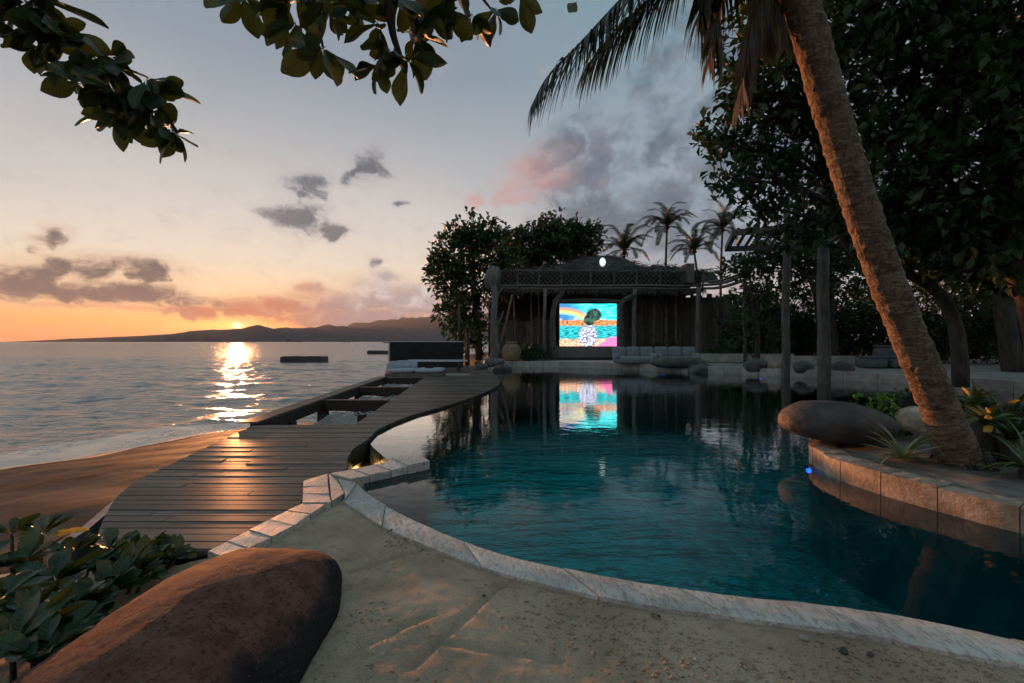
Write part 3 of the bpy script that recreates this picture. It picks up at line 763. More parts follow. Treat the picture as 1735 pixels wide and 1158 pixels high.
def build_deck():
    y = 3.26; pitch = .132; nb = 0
    while y < 28.95:
        y0, y1 = y + .007, y + pitch - .007
        s0, s1 = scan(DECK, y0), scan(DECK, y1)
        if len(s0) != len(s1): s0 = s1 = scan(DECK, (y0 + y1) / 2)
        for k in range(0, len(s0) - 1, 2):
            a0, b0, a1, b1 = s0[k], s0[k + 1], s1[k], s1[k + 1]
            if max(b0 - a0, b1 - a1) < .05: continue
            segs = [(a0, b0, a1, b1)]
            if min(b0 - a0, b1 - a1) > 1.4 and y < 20 and random.random() < .45:
                j_ = random.uniform(.25, .75); x_ = a0 + (b0 - a0) * j_; segs = [(a0, x_ - .003, a1, x_ - .003), (x_ + .003, b0, x_ + .003, b1)]
            for (a0, b0, a1, b1) in segs:
                jt = random.uniform(-.003, .003)
                c = ((a0 + b0 + a1 + b1) / 4, (y0 + y1) / 2)
                vs = []
                for (zz, e) in ((jt, .004), (-.004 + jt, 0), (-.035, 0)):
                    vs += [(a0 + e - c[0], y0 + e - c[1], zz), (b0 - e - c[0], y0 + e - c[1], zz), (b1 - e - c[0], y1 - e - c[1], zz), (a1 + e - c[0], y1 - e - c[1], zz)]
                fs = [(0, 1, 2, 3)]
                for r in (0, 4): fs += [(r + 4 + i, r + 4 + (i + 1) % 4, r + (i + 1) % 4, r + i) for i in range(4)]
                mobj('plank', mesh('plank', vs, fs, DECK_M), deck, (c[0] + 4, c[1] - 8, 0)); nb += 1
        y += pitch
    # dark joists and fascia under the boards
    dp = [(p.x, p.y) for p in DECK]
    for x in np.arange(-6.8, -.4, .9):
        run = None
        for yy in np.arange(3.6, 29.1, .5):
            ok = yy < 28.6 and inside(np.array([x, x]), np.array([yy, yy + .5]), dp).all()
            if ok and run is None: run = yy
            if not ok and run is not None:
                MB().box((x + 4, (run + yy) / 2 - 8, -.12), (.06, yy - run, .16)).build('joist', DARK_M, deck); run = None
    fs = MB(); n = len(DECK)
    for i in range(n):
        a, b = DECK[i], DECK[(i + 1) % n]
        if i in (0, 1, 2): continue
        off = Vector((4, -8, 0)); d = (b - a).normalized(); nrm = Vector((d.y, -d.x, 0)) * -.02
        fs.beam(a + off + nrm + Vector((0, 0, -.16)), b + off + nrm + Vector((0, 0, -.16)), .03, .24)
    fs.build('fascia', DARK_M, deck)
    for (x, yy) in ((-4.5, 7.9), (-4.1, 5.6), (-3.7, 4.3), (-2.9, 9.5), (-3.2, 12.5), (-3.5, 15.5), (-3.8, 18.5), (-5.4, 20.2), (-6.1, 22.5), (-6.9, 25.5)):
        MB().tube([(x + 4 + .12, yy - 8, -2.2), (x + 4 + .12, yy - 8, -.04)], .11, 10).build('post', DARK_M, deck, True)
build_deck()
# the sunk gutter beside the overflow edge
PIT_M = surf('wet_dark_stone', (.03, .026, .02), (.07, .055, .04), 5, (.15, .4), .4, 20, .01, spec=.6)
def build_gutter():
    a = [gp(*p) for p in ((590, 794), (588, 785), (590, 774), (599, 760), (617, 749), (627, 741), (640, 728))]
    b = [gp(*p, WZ) for p in ((668, 796), (660, 783), (643, 768), (631, 757), (626, 748), (627, 742), (640, 731))]
    a, b = resample(a, 30), resample(b, 30); vs = []
    for p, q in zip(a, b):
        vs += [(p.x - .1, p.y, -.06), (p.x - .03, p.y, -.62), (q.x - .01, q.y, -.62), (q.x, q.y, WZ - .006)]
    fs = [(i * 4 + j, (i + 1) * 4 + j, (i + 1) * 4 + j + 1, i * 4 + j + 1) for i in range(29) for j in range(3)]
    o = mobj('gutter_ground', mesh('gutter_ground', vs, fs, PIT_M)); tag(o, 'dark overflow gutter below the pool lip', None, None, 'structure')
    me = MB().lathe([(.05, 0), (.06, .03), (.055, .07), (.03, .085)], 14)
    g = empty('gutter_lamp', (-2.33, 6.95, -.55)); tag(g, 'small amber lamp glowing in the overflow gutter', 'lamp')
    me.build('bulb', plain('amber_glow', (.8, .4, .1), .4, emit=(1, .50, .10), es=9.0), g)
    MB().lathe([(.08, -.07), (.08, 0)], 14).build('base', PIT_M, g)
    l = bpy.data.lights.new('amber_light', 'POINT'); l.energy = 3.0; l.color = (1, .55, .15); l.shadow_soft_size = .05
    lo = bpy.data.objects.new('amber_light', l); lo.location = (0, 0, .16); link(lo, g)
build_gutter()

# ---- net platform hung beside the deck
net = empty('net_platform', (-4.8, 14, 0)); tag(net, 'dark timber frame with rope nets hung over the water beside the deck', 'net platform')
def build_net():
    off = Vector((4.8, -14, 0))
    def fr(y): return Vector((-4.81 - .64 * (y - 8.5) / 11.1, y, 0)), Vector((-2.94 - .84 * (y - 8.5) / 11.1, y, 0))
    a0, _ = fr(8.5); a1, _ = fr(19.6)
    MB().beam(a0 + off + Vector((0, 0, -.10)), a1 + off + Vector((0, 0, -.10)), .16, .24).build('outer_beam', DARK_M, net)
    MB().beam(a0 + off + Vector((-.12, 0, .035)), a1 + off + Vector((-.12, 0, .035)), .34, .03).build('edge_board', DECK_M, net)
    ys = [8.55, 11.95, 15.3, 19.3]
    for y in ys[1:]:
        l, r = fr(y); MB().beam(l + off + Vector((.1, 0, -.12)), r + off + Vector((-.04, 0, -.12)), .22, .28).build('cross_beam', DARK_M, net)
    for y in (9.9, 11.95, 15.3, 19.3):
        l, r = fr(y)
        MB().beam(l + off + Vector((.05, 0, -2.4)), l + off + Vector((.05, 0, -.2)), .22, .22).build('post', DARK_M, net)
        MB().beam(r + off + Vector((-.35, .4, -2.4)), r + off + Vector((-.35, .4, -.1)), .16, .16).build('post', DARK_M, net)
    ROPE = plain('net_rope', (.45, .42, .38), .8)
    for ya, yb in zip(ys, ys[1:]):
        mb = MB(); sp = .15
        # diagonal strands clipped to the bay
        def clip(p, q):
            pts = []
            for i in range(13):
                t = i / 12; v = p.lerp(q, t); l, r = fr(v.y)
                if ya + .1 < v.y < yb - .1 and l.x + .1 < v.x < r.x - .08:
                    u = (v.y - ya) / (yb - ya); w = (v.x - l.x) / (r.x - l.x)
                    v = v + off; v.z = -.22 - .32 * math.sin(math.pi * u) * math.sin(math.pi * w); pts.append(v)
            if len(pts) > 1: mb.tube(pts, .022, 3, False)
        s = -4.0
        while s < 8:
            clip(Vector((-6.2, ya + s, 0)), Vector((-2.4, ya + s + 3.8, 0))); clip(Vector((-6.2, ya + s, 0)), Vector((-2.4, ya + s - 3.8, 0))); s += sp
        o = mb.build('rope_net', ROPE, net); o['kind'] = 'stuff'
build_net()
MB().prism([(v.x, v.y) for v in (gp(95, 905), gp(150, 872), gp(228, 812), gp(212, 812), gp(140, 868), gp(80, 905))][::-1], -1.0, -.13).build('concrete_ledge', surf('ledge_concrete', (.20, .21, .22), (.32, .33, .34), 5), None)
tag(bpy.data.objects['concrete_ledge'], 'pale concrete ledge beside the deck end above the beach', 'ledge')
# ================================================================ planter, rocks, terrace, pavilion, furniture
STONE_M = surf('planter_stone', (.38, .275, .19), (.64, .50, .38), 7.0, (.6, .85), .9, 22, .02, c3=(.34, .23, .15), rnd=.28)
ROCK_M = surf('boulder_rock', (.060, .055, .052), (.13, .115, .10), 2.2, (.5, .8), .6, 14, .025, c3=(.17, .11, .085), spec=.35)
ROCK2_M = surf('grey_rock', (.085, .082, .076), (.17, .16, .145), 3.0, (.55, .8), .7, 14, .03, c3=(.10, .12, .09))
PALE_M = surf('pale_stone', (.38, .355, .31), (.54, .51, .45), 3.0, (.6, .85), .5, 14, .02, rnd=.15)
def offset(pl, d):
    out = []
    for i, p in enumerate(pl):
        t = (pl[min(i + 1, len(pl) - 1)] - pl[max(i - 1, 0)]).normalized()
        out.append(p + Vector((t.y, -t.x, 0)) * d)
    return out
# planter island
planter = empty('planter_wall', (4.2, 5, 0)); tag(planter, 'curved retaining wall of tan stone blocks round the palm island', 'planter wall')
pc = resample(planter_c, 160); po = offset(pc, .30)
L = polylen(pc); s = 0; cuts = [0]
while cuts[-1] < 1:
    cuts.append(min(1.0, cuts[-1] + random.uniform(.30, .62) / L))
if cuts[-1] - cuts[-2] < .012: cuts.pop(-2)
ribbon_stones('stone', pc, po, cuts, .17, WZ - .03, planter, STONE_M, .010, .012, .012)
local_children(planter)
ISLAND_M = surf('island_sand', (.15, .125, .10), (.30, .26, .22), 2.5, (.8, .95), .8, 20, .03, c3=(.07, .055, .045), spec=.2, world_co=True)
def build_island():
    inner = offset(pc, .26)
    poly = [(v.x, v.y) for v in inner] + [(16.5, 9), (16.5, 2), (7.3, 2.2)]
    xs = np.concatenate([np.arange(4.0, 7.4, .05), np.linspace(7.5, 16.6, 30)]); ys = np.concatenate([np.arange(2.4, 7.4, .05), np.linspace(7.45, 9.1, 12)])
    X, Y = np.meshgrid(xs, ys); ins = inside(X, Y, poly); nx = len(xs); vs = []
    for j in range(len(ys)):
        for i in range(nx):
            x, y = xs[i], ys[j]
            vs.append((x, y, .145 + .03 * fbm((x, y, 0), 1.5, 4, 2) + .05 * math.exp(-((x - 5.1) ** 2 + (y - 5.1) ** 2) / .5)))
    fs = [(j * nx + i, j * nx + i + 1, (j + 1) * nx + i + 1, (j + 1) * nx + i) for j in range(len(ys) - 1) for i in range(nx - 1)
          if ins[j, i] or ins[j, i + 1] or ins[j + 1, i] or ins[j + 1, i + 1]]
    ok = inside(X, Y, [(v.x, v.y) for v in offset(pc, .14)] + [(17, 9.2), (17, 2), (7.3, 2.1)]).ravel()
    fs = [f for f in fs if all(ok[k] for k in f)]
    o = mobj('island_ground', mesh('island_ground', vs, fs, ISLAND_M, True)); tag(o, 'pale sand on the palm island', None, None, 'structure')
build_island()

def boulder(name, c, rad, rz, mat, label, cat='boulder', seed=0.0, amp=.10, tilt=(0, 0), sq=2.3, group=None, sub=4, flat=.0):
    bm = bmesh.new(); bmesh.ops.create_icosphere(bm, subdivisions=sub, radius=1.0)
    for v in bm.verts:
        d = v.co.normalized()
        k = (abs(d.x) ** sq + abs(d.y) ** sq + abs(d.z) ** sq) ** (-1 / sq)
        p = d * k * (1 + amp * fbm(d, 1.3, 4, seed) + amp * .25 * fbm(d, 5.0, 3, seed))
        if p.z < -.75: p.z = -.75
        v.co = Vector((p.x * rad[0], p.y * rad[1], p.z * rad[2]))
    me = bpy.data.meshes.new(name); bm.to_mesh(me); bm.free(); me.materials.append(mat); me.polygons.foreach_set('use_smooth', [True] * len(me.polygons))
    o = mobj(name, me, None, c, (tilt[0], tilt[1], rz)); return tag(o, label, cat, group)
def fg_mat():
    m, N, b, co, out = new_mat('sun_reddened_rock')
    n = N.noise(co, 2.4, 7, .62); n2 = N.noise(co, 9, 6, .6); geo = N.node('ShaderNodeNewGeometry')
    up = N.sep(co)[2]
    sun_top = N.step(N.add(N.mul(up, 2.6), N.mul(n, .9)), 1.0, 1.30)  # higher parts painted red for the low sun, flanks left dark
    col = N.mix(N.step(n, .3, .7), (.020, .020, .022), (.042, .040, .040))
    col = N.mix(sun_top, col, N.mix(N.step(n2, .35, .65), (.15, .065, .045), (.23, .115, .085)))
    pit = N.noise(co, 42, 5, .7); spk = N.voro(co, 30)
    col = N.mix(N.mul(N.step(pit, .50, .64), .55), col, (.012, .011, .011)); col = N.mix(N.mul(N.step(spk, .20, .06), .45), col, (.22, .19, .17))
    crk = N.voro(N.vm('ADD', co, N.vm('SCALE', N.noise(co, 3, 4, out=1), .5)), 1.6, 'DISTANCE_TO_EDGE'); col = N.mix(N.mul(N.step(crk, .010, .002), .3), col, (.01, .009, .009))
    N.put(b.inputs['Base Color'], col); N.put(b.inputs['Roughness'], N.lerp(n2, .3, .7, .75, .95)); b.inputs['Specular IOR Level'].default_value = .06
    N.put(b.inputs['Normal'], N.bump(N.add(N.add(n2, N.mul(n, .8)), N.mul(N.noise(co, 60, 5, .65), .35)), .6, .02))
    return m
boulder('boulder', (-1.52, 2.0, -.05), (1.16, .52, .395), R(87), fg_mat(), 'large dark boulder, its top coloured red as by low sun, lying on the sand by the shrub', seed=3.1, amp=.06, sq=2.5, sub=5)
boulder('boulder', (4.44, 6.25, .44), (.70, .58, .29), R(-6), ROCK_M, 'smooth flat brown boulder overhanging the palm island wall', seed=8.0, amp=.05, tilt=(0, R(4)), sq=2.1, sub=5)
boulder('boulder', (5.75, 6.5, .42), (.20, .2, .20), 0, STONE_M, 'small tan stone behind the leaning palm trunk', seed=5.0, amp=.1)

# pebbles and litter on the sand
for i, (px, py, r, m_) in enumerate(((1363, 1083, .020, PALE_M), (1430, 1105, .02, ROCK_M), (1340, 1060, .012, ROCK_M), (820, 1010, .010, ROCK_M), (1475, 1110, .014, ROCK_M), (1180, 1120, .012, PALE_M))):
    p = gp(px, py, -.03)
    boulder('pebble', (p.x, p.y, -.03 + r * .3), (r * 1.3, r, r * .7), i * 1.1, m_, ['pale pebble on the sand beside the coping', 'dark pebble below the coping towards the corner', 'tiny dark pebble touching the coping stones', 'tiny pebble in the trodden sand in the middle',
            'dark chip of stone nearest the right corner of the sand', 'tiny pale pebble on the smooth sand'][i], 'pebble', seed=i * 2.0, sub=2)

# ---- terrace across the far end
TERR = .30
TERR_M = surf('terrace_screed', (.30, .27, .23), (.45, .41, .36), 1.5, (.6, .9), .4, 9, .02, world_co=True)
fc = resample(far_c, 200); fo = offset(fc, .42)
terr_poly = [(v.x, v.y) for v in offset(fc, .36)] + [(-2.0, 29.0), (-2.3, 44), (42, 44), (42, 9.0), (16.2, 9.0)]
MB().prism(terr_poly[::-1] if False else terr_poly, .20, TERR - .012)
def build_terrace():
    n = len(terr_poly); vs = [Vector((x, y, TERR - .012)) for x, y in terr_poly]
    tris = tessellate_polygon([vs]); fs = []
    for a, b, c in tris:
        k = (vs[b] - vs[a]).cross(vs[c] - vs[a]); fs.append((a, b, c) if k.z > 0 else (a, c, b))
    lo = [Vector((v.x, v.y, -1.6)) for v in vs]
    fs += [(i, n + i, n + (i + 1) % n, (i + 1) % n) for i in range(n)]
    o = mobj('terrace_ground', mesh('terrace_ground', vs + lo, fs, TERR_M)); tag(o, 'pale terrace across the far end of the pool', None, None, 'structure')
build_terrace()
tc = empty('terrace_edge', (8, 25, 0)); tag(tc, 'curved edge of pale stone blocks along the far side of the pool', 'pool edge')
L = polylen(fc); cuts = [0]
while cuts[-1] < 1: cuts.append(min(1.0, cuts[-1] + random.uniform(.7, 1.3) / L))
ribbon_stones('stone', fc, fo, cuts, TERR, WZ - .03, tc, PALE_M, .02, .02, .01, 2, .3)
local_children(tc)

rocks = [((8.9, 24.3, .42), (1.45, .75, .34), .1, ROCK2_M, 'broad flat grey rock jutting over the pool in front of the sofas', 1.0), ((9.9, 23.6, .02), (.85, .5, .36), .5, ROCK2_M, 'sloping grey rock half in the water below the flat one', 2.0),
         ((11.7, 21.9, .38), (.55, .45, .34), .2, ROCK2_M, 'grey green rock on the pool edge beside the brown stone', 3.0), ((12.45, 21.6, .36), (.34, .3, .28), .2, STONE_M, 'small brown stone between the grey rock and the wooden post', 4.0),
         ((13.2, 20.6, .35), (.5, .4, .32), .9, ROCK2_M, 'dark grey rock behind the thinner wooden post', 5.0), ((14.2, 19.6, .36), (.5, .4, .30), .4, ROCK_M, 'dark rock between the two wooden posts', 6.0),
         ((-1.05, 26.2, .32), (.62, .5, .30), .2, ROCK2_M, 'rounded green grey rock at the foot of the branched post', 7.0), ((-1.75, 25.4, .10), (.42, .35, .24), .8, ROCK2_M, 'small rock at the corner of the deck', 8.0), ((-.55, 25.0, .0), (.55, .5, .30), .4, ROCK_M, 'wet dark rock at the far corner of the pool water', 9.0)]
for c, r, rz, m_, lab, sd in rocks: boulder('rock', c, r, rz, m_, lab, 'rock', seed=sd, amp=.16, sub=3)

# ---- underwater lamps
LAMPB = plain('blue_lamp_lens', (.1, .2, .9), .3, emit=(.01, .06, 1.0), es=6.0)
for (x, y, z, rz, lab) in ((8.15, 24.45, -.22, R(-130), 'blue underwater lamp below the flat grey rock'), (11.72, 21.42, -.20, R(-135), 'blue underwater lamp below the terrace edge by the posts'), (3.90, 5.93, -.13, R(-170), 'blue underwater lamp on the palm island wall'),
                          (-2.02, 9.75, -.12, R(20), 'small blue lamp in the bright shallow water by the deck'), (-.55, 15.6, -.16, R(10), 'blue underwater lamp under the deck bulge')):
    e = empty('pool_lamp', (x, y, z), rz); tag(e, lab, 'lamp', 'blue pool lamps')
    M = Matrix.Rotation(R(90), 3, 'Y')
    def disc(r, d0, d1):
        mb = MB(); n = 16
        vs = [M @ Vector((r * math.cos(2 * math.pi * i / n), r * math.sin(2 * math.pi * i / n), d)) for d in (d0, d1) for i in range(n)]
        return mb.add(vs, [tuple(range(n)), tuple(range(2 * n - 1, n - 1, -1))] + [(i, n + i, n + (i + 1) % n, (i + 1) % n) for i in range(n)])
    disc(.08, 0, .03).build('ring', PIT_M, e); disc(.06 if y > 12 else .03, .02, .05).build('lens', LAMPB, e)
# ---- pavilion
BARK_M = surf('grey_bark', (.11, .10, .088), (.24, .215, .19), 6.0, (.7, .9), .8, 14, .03, stretch=(1, 1, .25))
CLAY_M = surf('sculpted_render', (.075, .075, .066), (.16, .155, .135), 2.6, (.7, .9), 1.0, 10, .10, c3=(.095, .085, .07), stretch=(.35, 1, 2.0))
PLANKW_M = wood('wall_plank', (.11, .090, .070), (.21, .175, .14), 'Z', 5.0, (.6, .85), .35)
POLE_M = wood('pole_timber', (.12, .105, .088), (.22, .195, .165), 'X', 5.0, (.6, .8), .2)
pv = empty('pavilion', (6, 31, TERR)); tag(pv, 'open driftwood pavilion with sculpted roof and netted parapet behind the pool', 'pavilion')
def build_pavilion():
    off = -Vector(pv.location)
    PX = lambda px, py, d=31: at(px, py, d) + off
    # sculpted roof: silhouette profile along x, falling away to the back
    prof = [(832, 470), (845, 458), (870, 455), (905, 452), (930, 450), (955, 443), (985, 436), (1005, 433), (1040, 433), (1060, 439), (1085, 447), (1110, 450), (1135, 449), (1155, 451), (1185, 455), (1215, 462)]
    prof = [(at(a, b, 32.0).x, at(a, b, 32.0).z) for a, b in prof]
    xs = np.linspace(prof[0][0], prof[-1][0], 70); ys = np.linspace(31.5, 39, 16); vs = []
    for y in ys:
        for x in xs:
            z = np.interp(x, [p[0] for p in prof], [p[1] for p in prof])
            base = 5.2; k = 1 - ((y - 32.6) / 6.6) ** 2 if y > 32.6 else 1 - ((32.6 - y) / 1.15) ** 2 * .85
            vs.append(Vector((x, y, base + (z - base) * max(k, 0) + .20 * fbm((x, y, 0), .9, 5))) + off)
    nx = len(xs)
    fs = [(j * nx + i, j * nx + i + 1, (j + 1) * nx + i + 1, (j + 1) * nx + i) for j in range(len(ys) - 1) for i in range(nx - 1)]
    roof = mobj('roof', mesh('roof', vs, fs, CLAY_M, True), pv)
    MB().box(Vector((5.9, 35, 5.08)) + off, (14.4, 7.6, .22)).build('ceiling', DARK_M, pv)
    # round lamp on the crest
    c = PX(1021, 444.5, 31.25); mb = MB(); n = 24
    for r, d in ((.25, .0), (.245, -.05), (.18, -.09)):
        pass
    vs = []; rings = [(.24, .06), (.26, 0), (.23, -.06), (.12, -.09)]
    for r, d in rings:
        vs += [c + Vector((r * .82 * math.cos(2 * math.pi * i / n), d, r * 1.15 * math.sin(2 * math.pi * i / n))) for i in range(n)]
    mb.add(vs, [(k * n + i, k * n + (i + 1) % n, (k + 1) * n + (i + 1) % n, (k + 1) * n + i) for k in range(3) for i in range(n)] + [tuple(3 * n + i for i in range(n))])
    mb.build('round_lamp', plain('lamp_glass', (.8, .8, .8), .4, emit=(.80, .86, .92), es=.75), pv, True)
    # parapet: rails, posts and rope lattice
    def rail(pts, r, name='rail', mat=POLE_M, wob=.05):
        q = []
        for i, p in enumerate(pts): q.append(Vector(p) + Vector((0, random.uniform(-wob, wob), random.uniform(-wob, wob) * .6)))
        return MB().tube(catmull(q, 3), r, 7, jitter=.08).build(name, mat, pv, True)
    for y_l, y_r, r in ((459, 461, .07), (484, 484, .085), (489, 490, .10)):
        rail([PX(832 + (1192 - 832) * t / 7, y_l + (y_r - y_l) * t / 7, 30.9) for t in range(8)], r)
    for px in (838, 876, 912, 951, 1000, 1040, 1078, 1118, 1155, 1190):
        rail([PX(px, 456, 30.9), PX(px + 1, 470, 30.9), PX(px, 488, 30.9)], .07, 'parapet_post')
    lat = MB(); z0, z1 = PX(0, 484).z, PX(0, 461).z; x0, x1 = PX(836, 0).x, PX(1190, 0).x; y_ = PX(0, 0, 30.95).y
    h = z1 - z0; x = x0 - h
    while x < x1:
        for sgn in (1, -1):
            pts = []
            for i in range(9):
                t = i / 8; xx = x + h * t
                if x0 < xx < x1: pts.append((xx, y_ + .02 * sgn, (z0 + h * t) if sgn > 0 else (z1 - h * t)))
            if len(pts) > 1: lat.tube(pts, .028, 3, False)
        x += .32
    o = lat.build('lattice', surf('lattice_rope', (.12, .105, .088), (.22, .195, .165), 6), pv); o['kind'] = 'stuff'
    MB().box(PX(1012, 473, 31.25), (14.2, .10, 1.1)).build('parapet_board', DARK_M, pv)
    # end block over the branched post
    mb = MB(); mb.tube([PX(835, 493, 30.8), PX(834, 480, 30.8), PX(836, 465, 30.8), PX(838, 452, 30.8)], [.35, .55, .6, .3], 10, jitter=.12); mb.build('end_cap', BARK_M, pv, True)
    # posts
    def post(pts, r, name='post', mat=BARK_M): return MB().tube(catmull(pts, 4), r if not hasattr(r, '__len__') else list(np.interp(np.linspace(0, 1, (len(pts) - 1) * 4 + 1), np.linspace(0, 1, len(r)), r)), 10, jitter=.07).build(name, mat, pv, True)
    d = 30.4
    p = post([PX(840, 608, d), PX(838, 570, d), PX(837, 535, d), PX(839, 505, d), PX(837, 485, d)], [.36, .28, .24, .22, .24], 'branched_post')
    for (a, b, c) in (((837, 537), (826, 521), (816, 508)), ((838, 518), (828, 506), (816, 489)), ((839, 553), (826, 541), (820, 532)), ((838, 512), (844, 498), (852, 488)), ((839, 556), (848, 541), (853, 528))):
        MB().tube(catmull([PX(*a, d), PX(*b, d), PX(*c, d)], 3), [.10, .095, .09, .08, .07, .06, .05], 6).build('branch', BARK_M, p, True)
    rail([PX(868, 499, d), PX(857, 550, d), PX(842, 602, d)], .07, 'leaning_pole')
    post([PX(923, 606, 30.6), PX(922, 550, 30.6), PX(924, 490, 30.6)], [.13, .11, .12])
    post([PX(1075, 606, 30.6), PX(1074, 550, 30.6), PX(1076, 490, 30.6)], [.16, .13, .14])
    post([PX(1183, 604, 30.0), PX(1182, 550, 30.0), PX(1184, 487, 30.0)], [.18, .15, .16])
    # driftwood arch round the screen
    post([PX(938, 607, 30.3), PX(936, 560, 30.3), PX(937, 530, 30.3), PX(942, 510, 30.3), PX(951, 500, 30.3), PX(952, 487, 30.3)], [.22, .20, .18, .16, .15, .16], 'arch_post', CLAY_M)
    post([PX(1052, 607, 30.3), PX(1052, 560, 30.3), PX(1051, 530, 30.3), PX(1056, 511, 30.3), PX(1068, 504, 30.3), PX(1077, 500, 30.3)], [.26, .24, .20, .18, .18, .16], 'arch_post', CLAY_M)
    MB().tube(catmull([PX(936, 511, 30.4), PX(970, 509, 30.4), PX(1020, 509, 30.4), PX(1054, 511, 30.4)], 4), .10, 8, jitter=.08).build('arch_beam', CLAY_M, pv, True)
    # back walls of upright boards
    def boards(xa, xb, zt, dd):
        x = xa
        while x < xb:
            w = random.uniform(.22, .42); h = zt - TERR + random.uniform(-.35, .2)
            MB().box((x + w / 2 + off.x, dd + random.uniform(-.04, .04) + off.y, h / 2), (w - .025, .06, h)).build('wall_plank', PLANKW_M, pv)
            x += w
    boards(-1.2, 2.9, 3.25, 33.6); boards(8.2, 16.5, 5.0, 33.4)
    MB().box((7.6 + off.x, 36.6 + off.y, 2.4), (19, .1, 4.8)).build('back_panel', DARK_M, pv)
    for px in (1108, 1130, 1146, 872, 900, 912):
        post([PX(px, 598, 32.6), PX(px + random.uniform(-2, 2), 550, 32.6), PX(px + random.uniform(-2, 2), 492, 32.6)], [.09, .08, .07], 'slim_pole')
    # plinth under the screen
    MB().box(PX(993, 597, 30.9) + Vector((0, .4, .02)), (4.2, .9, .76)).build('plinth', surf('plinth_render', (.13, .12, .105), (.19, .175, .155), 4), pv, bevel=.02)
build_pavilion()

# ---- the video screen
def screen_mat():
    m, N, b, co, out = new_mat('screen_picture')
    uv = N.node('ShaderNodeTexCoord').outputs['UV']
    u, v = N.sep(uv)[:2]
    n = N.noise(uv, 9, 5, .65); n2 = N.noise(uv, 26, 4, .7)
    sky = N.mix(N.step(N.noise(N.mapping(uv, scale=(1, 4, 1)), 5, 4), .4, .62), (.0, .50, .55), (.15, .85, .85))
    sky = N.mix(N.step(u, .1, .5), (.05, .22, .45), sky)
    cxy = N.comb(N.sub(u, .02), N.mul(N.sub(v, .28), 1.1))
    r = N.vm('LENGTH', cxy)
    bow = N.ramp(N.lerp(r, .50, .72), [(0, (.20, .75, .85)), (.2, (.35, .8, .35)), (.4, (.95, .85, .2)), (.6, (1.0, .45, .10)), (.8, (.9, .2, .2)), (1.0, (.1, .5, .6))])
    inb = N.mul(N.step(r, .50, .54), N.step(r, .72, .68))
    pic = N.mix(N.mul(N.mul(inb, N.step(u, .56, .40)), .85), sky, bow)
    cloud = N.step(N.add(N.noise(uv, 6, 5), N.mul(N.sub(.66, v), 1.2)), .50, .62)
    pic = N.mix(N.mul(cloud, .75), pic, N.mix(n2, (.55, .45, .75), (.9, .8, .9)))
    fld = N.step(N.add(v, N.mul(N.sub(n, .5), .10)), .64, .60)
    pic = N.mix(fld, pic, N.mix(N.step(n2, .38, .62), (.35, .04, .02), (1.0, .42, .16)))
    wat = N.mul(N.step(N.add(v, N.mul(N.sub(n, .5), .16)), .52, .47), N.step(N.add(v, N.mul(N.sub(n, .5), .1)), .14, .20))
    pic = N.mix(wat, pic, N.mix(N.step(N.noise(N.mapping(uv, scale=(1, 4, 1)), 12, 4), .4, .6), (.01, .16, .22), (.05, .62, .62)))
    flw = N.step(N.add(v, N.mul(N.sub(n, .5), .2)), .20, .14)
    pic = N.mix(flw, pic, N.mix(N.step(n2, .42, .58), (.65, .18, .05), (1.0, .75, .55)))
    pnk = N.mul(N.step(N.sub(u, v), .62, .68), N.step(v, .25, .2)); pic = N.mix(pnk, pic, (.95, .20, .45))
    # a dark blossom shape with pale fringe in the middle
    def ell(x0, y0, rx, ry):
        a = N.mul(N.sub(u, x0), 1 / rx); c = N.mul(N.sub(v, y0), 1 / ry)
        return N.step(N.add(N.add(N.mul(a, a), N.mul(c, c)), N.mul(N.sub(n2, .5), 1.2)), 1.15, .85)
    pic = N.mix(ell(.50, .26, .16, .26), pic, N.mix(N.step(n2, .45, .56), (.08, .10, .25), (.85, .85, .95)))
    pic = N.mix(N.m('MAXIMUM', ell(.52, .62, .10, .13), ell(.60, .74, .13, .15)), pic, N.mix(N.step(n, .4, .62), (.01, .02, .03), (.06, .14, .10)))
    em = N.node('ShaderNodeEmission'); N.put(em.inputs[0], pic); em.inputs[1].default_value = 1.25
    N.l.new(em.outputs[0], out.inputs[0])
    return m
scr = empty('video_screen', (0, 0, 0)); 
def build_screen():
    a, b = at(948, 588, 31.0), at(1044.5, 515, 31.0); cx, cz = (a.x + b.x) / 2, (a.z + b.z) / 2; w, h = b.x - a.x, b.z - a.z
    scr.location = (cx, 31.0, a.z - .1); tag(scr, 'lit video screen with a rainbow and flowers in the pavilion', 'screen')
    o = mobj('picture', mesh('picture', [(-w / 2, -.065, .1), (w / 2, -.065, .1), (w / 2, -.065, .1 + h), (-w / 2, -.065, .1 + h)], [(0, 1, 2, 3)], screen_mat()), scr)
    uvl = o.data.uv_layers.new(name='UVMap')
    for l, c in zip(uvl.data, ((0, 0), (1, 0), (1, 1), (0, 1))): l.uv = c
    fm = plain('screen_bezel', (.01, .01, .012), .35)
    mb = MB(); t = .10
    mb.box((0, 0, .05), (w + 2 * t, .14, .1)); mb.box((0, 0, .1 + h + t / 2), (w + 2 * t, .14, t))
    mb.box((-w / 2 - t / 2, 0, .1 + h / 2), (t, .14, h)); mb.box((w / 2 + t / 2, 0, .1 + h / 2), (t, .14, h))
    mb.build('bezel', fm, scr)
    MB().box((0, .03, .1 + h / 2), (w, .06, h)).build('back_panel', fm, scr)
build_screen()

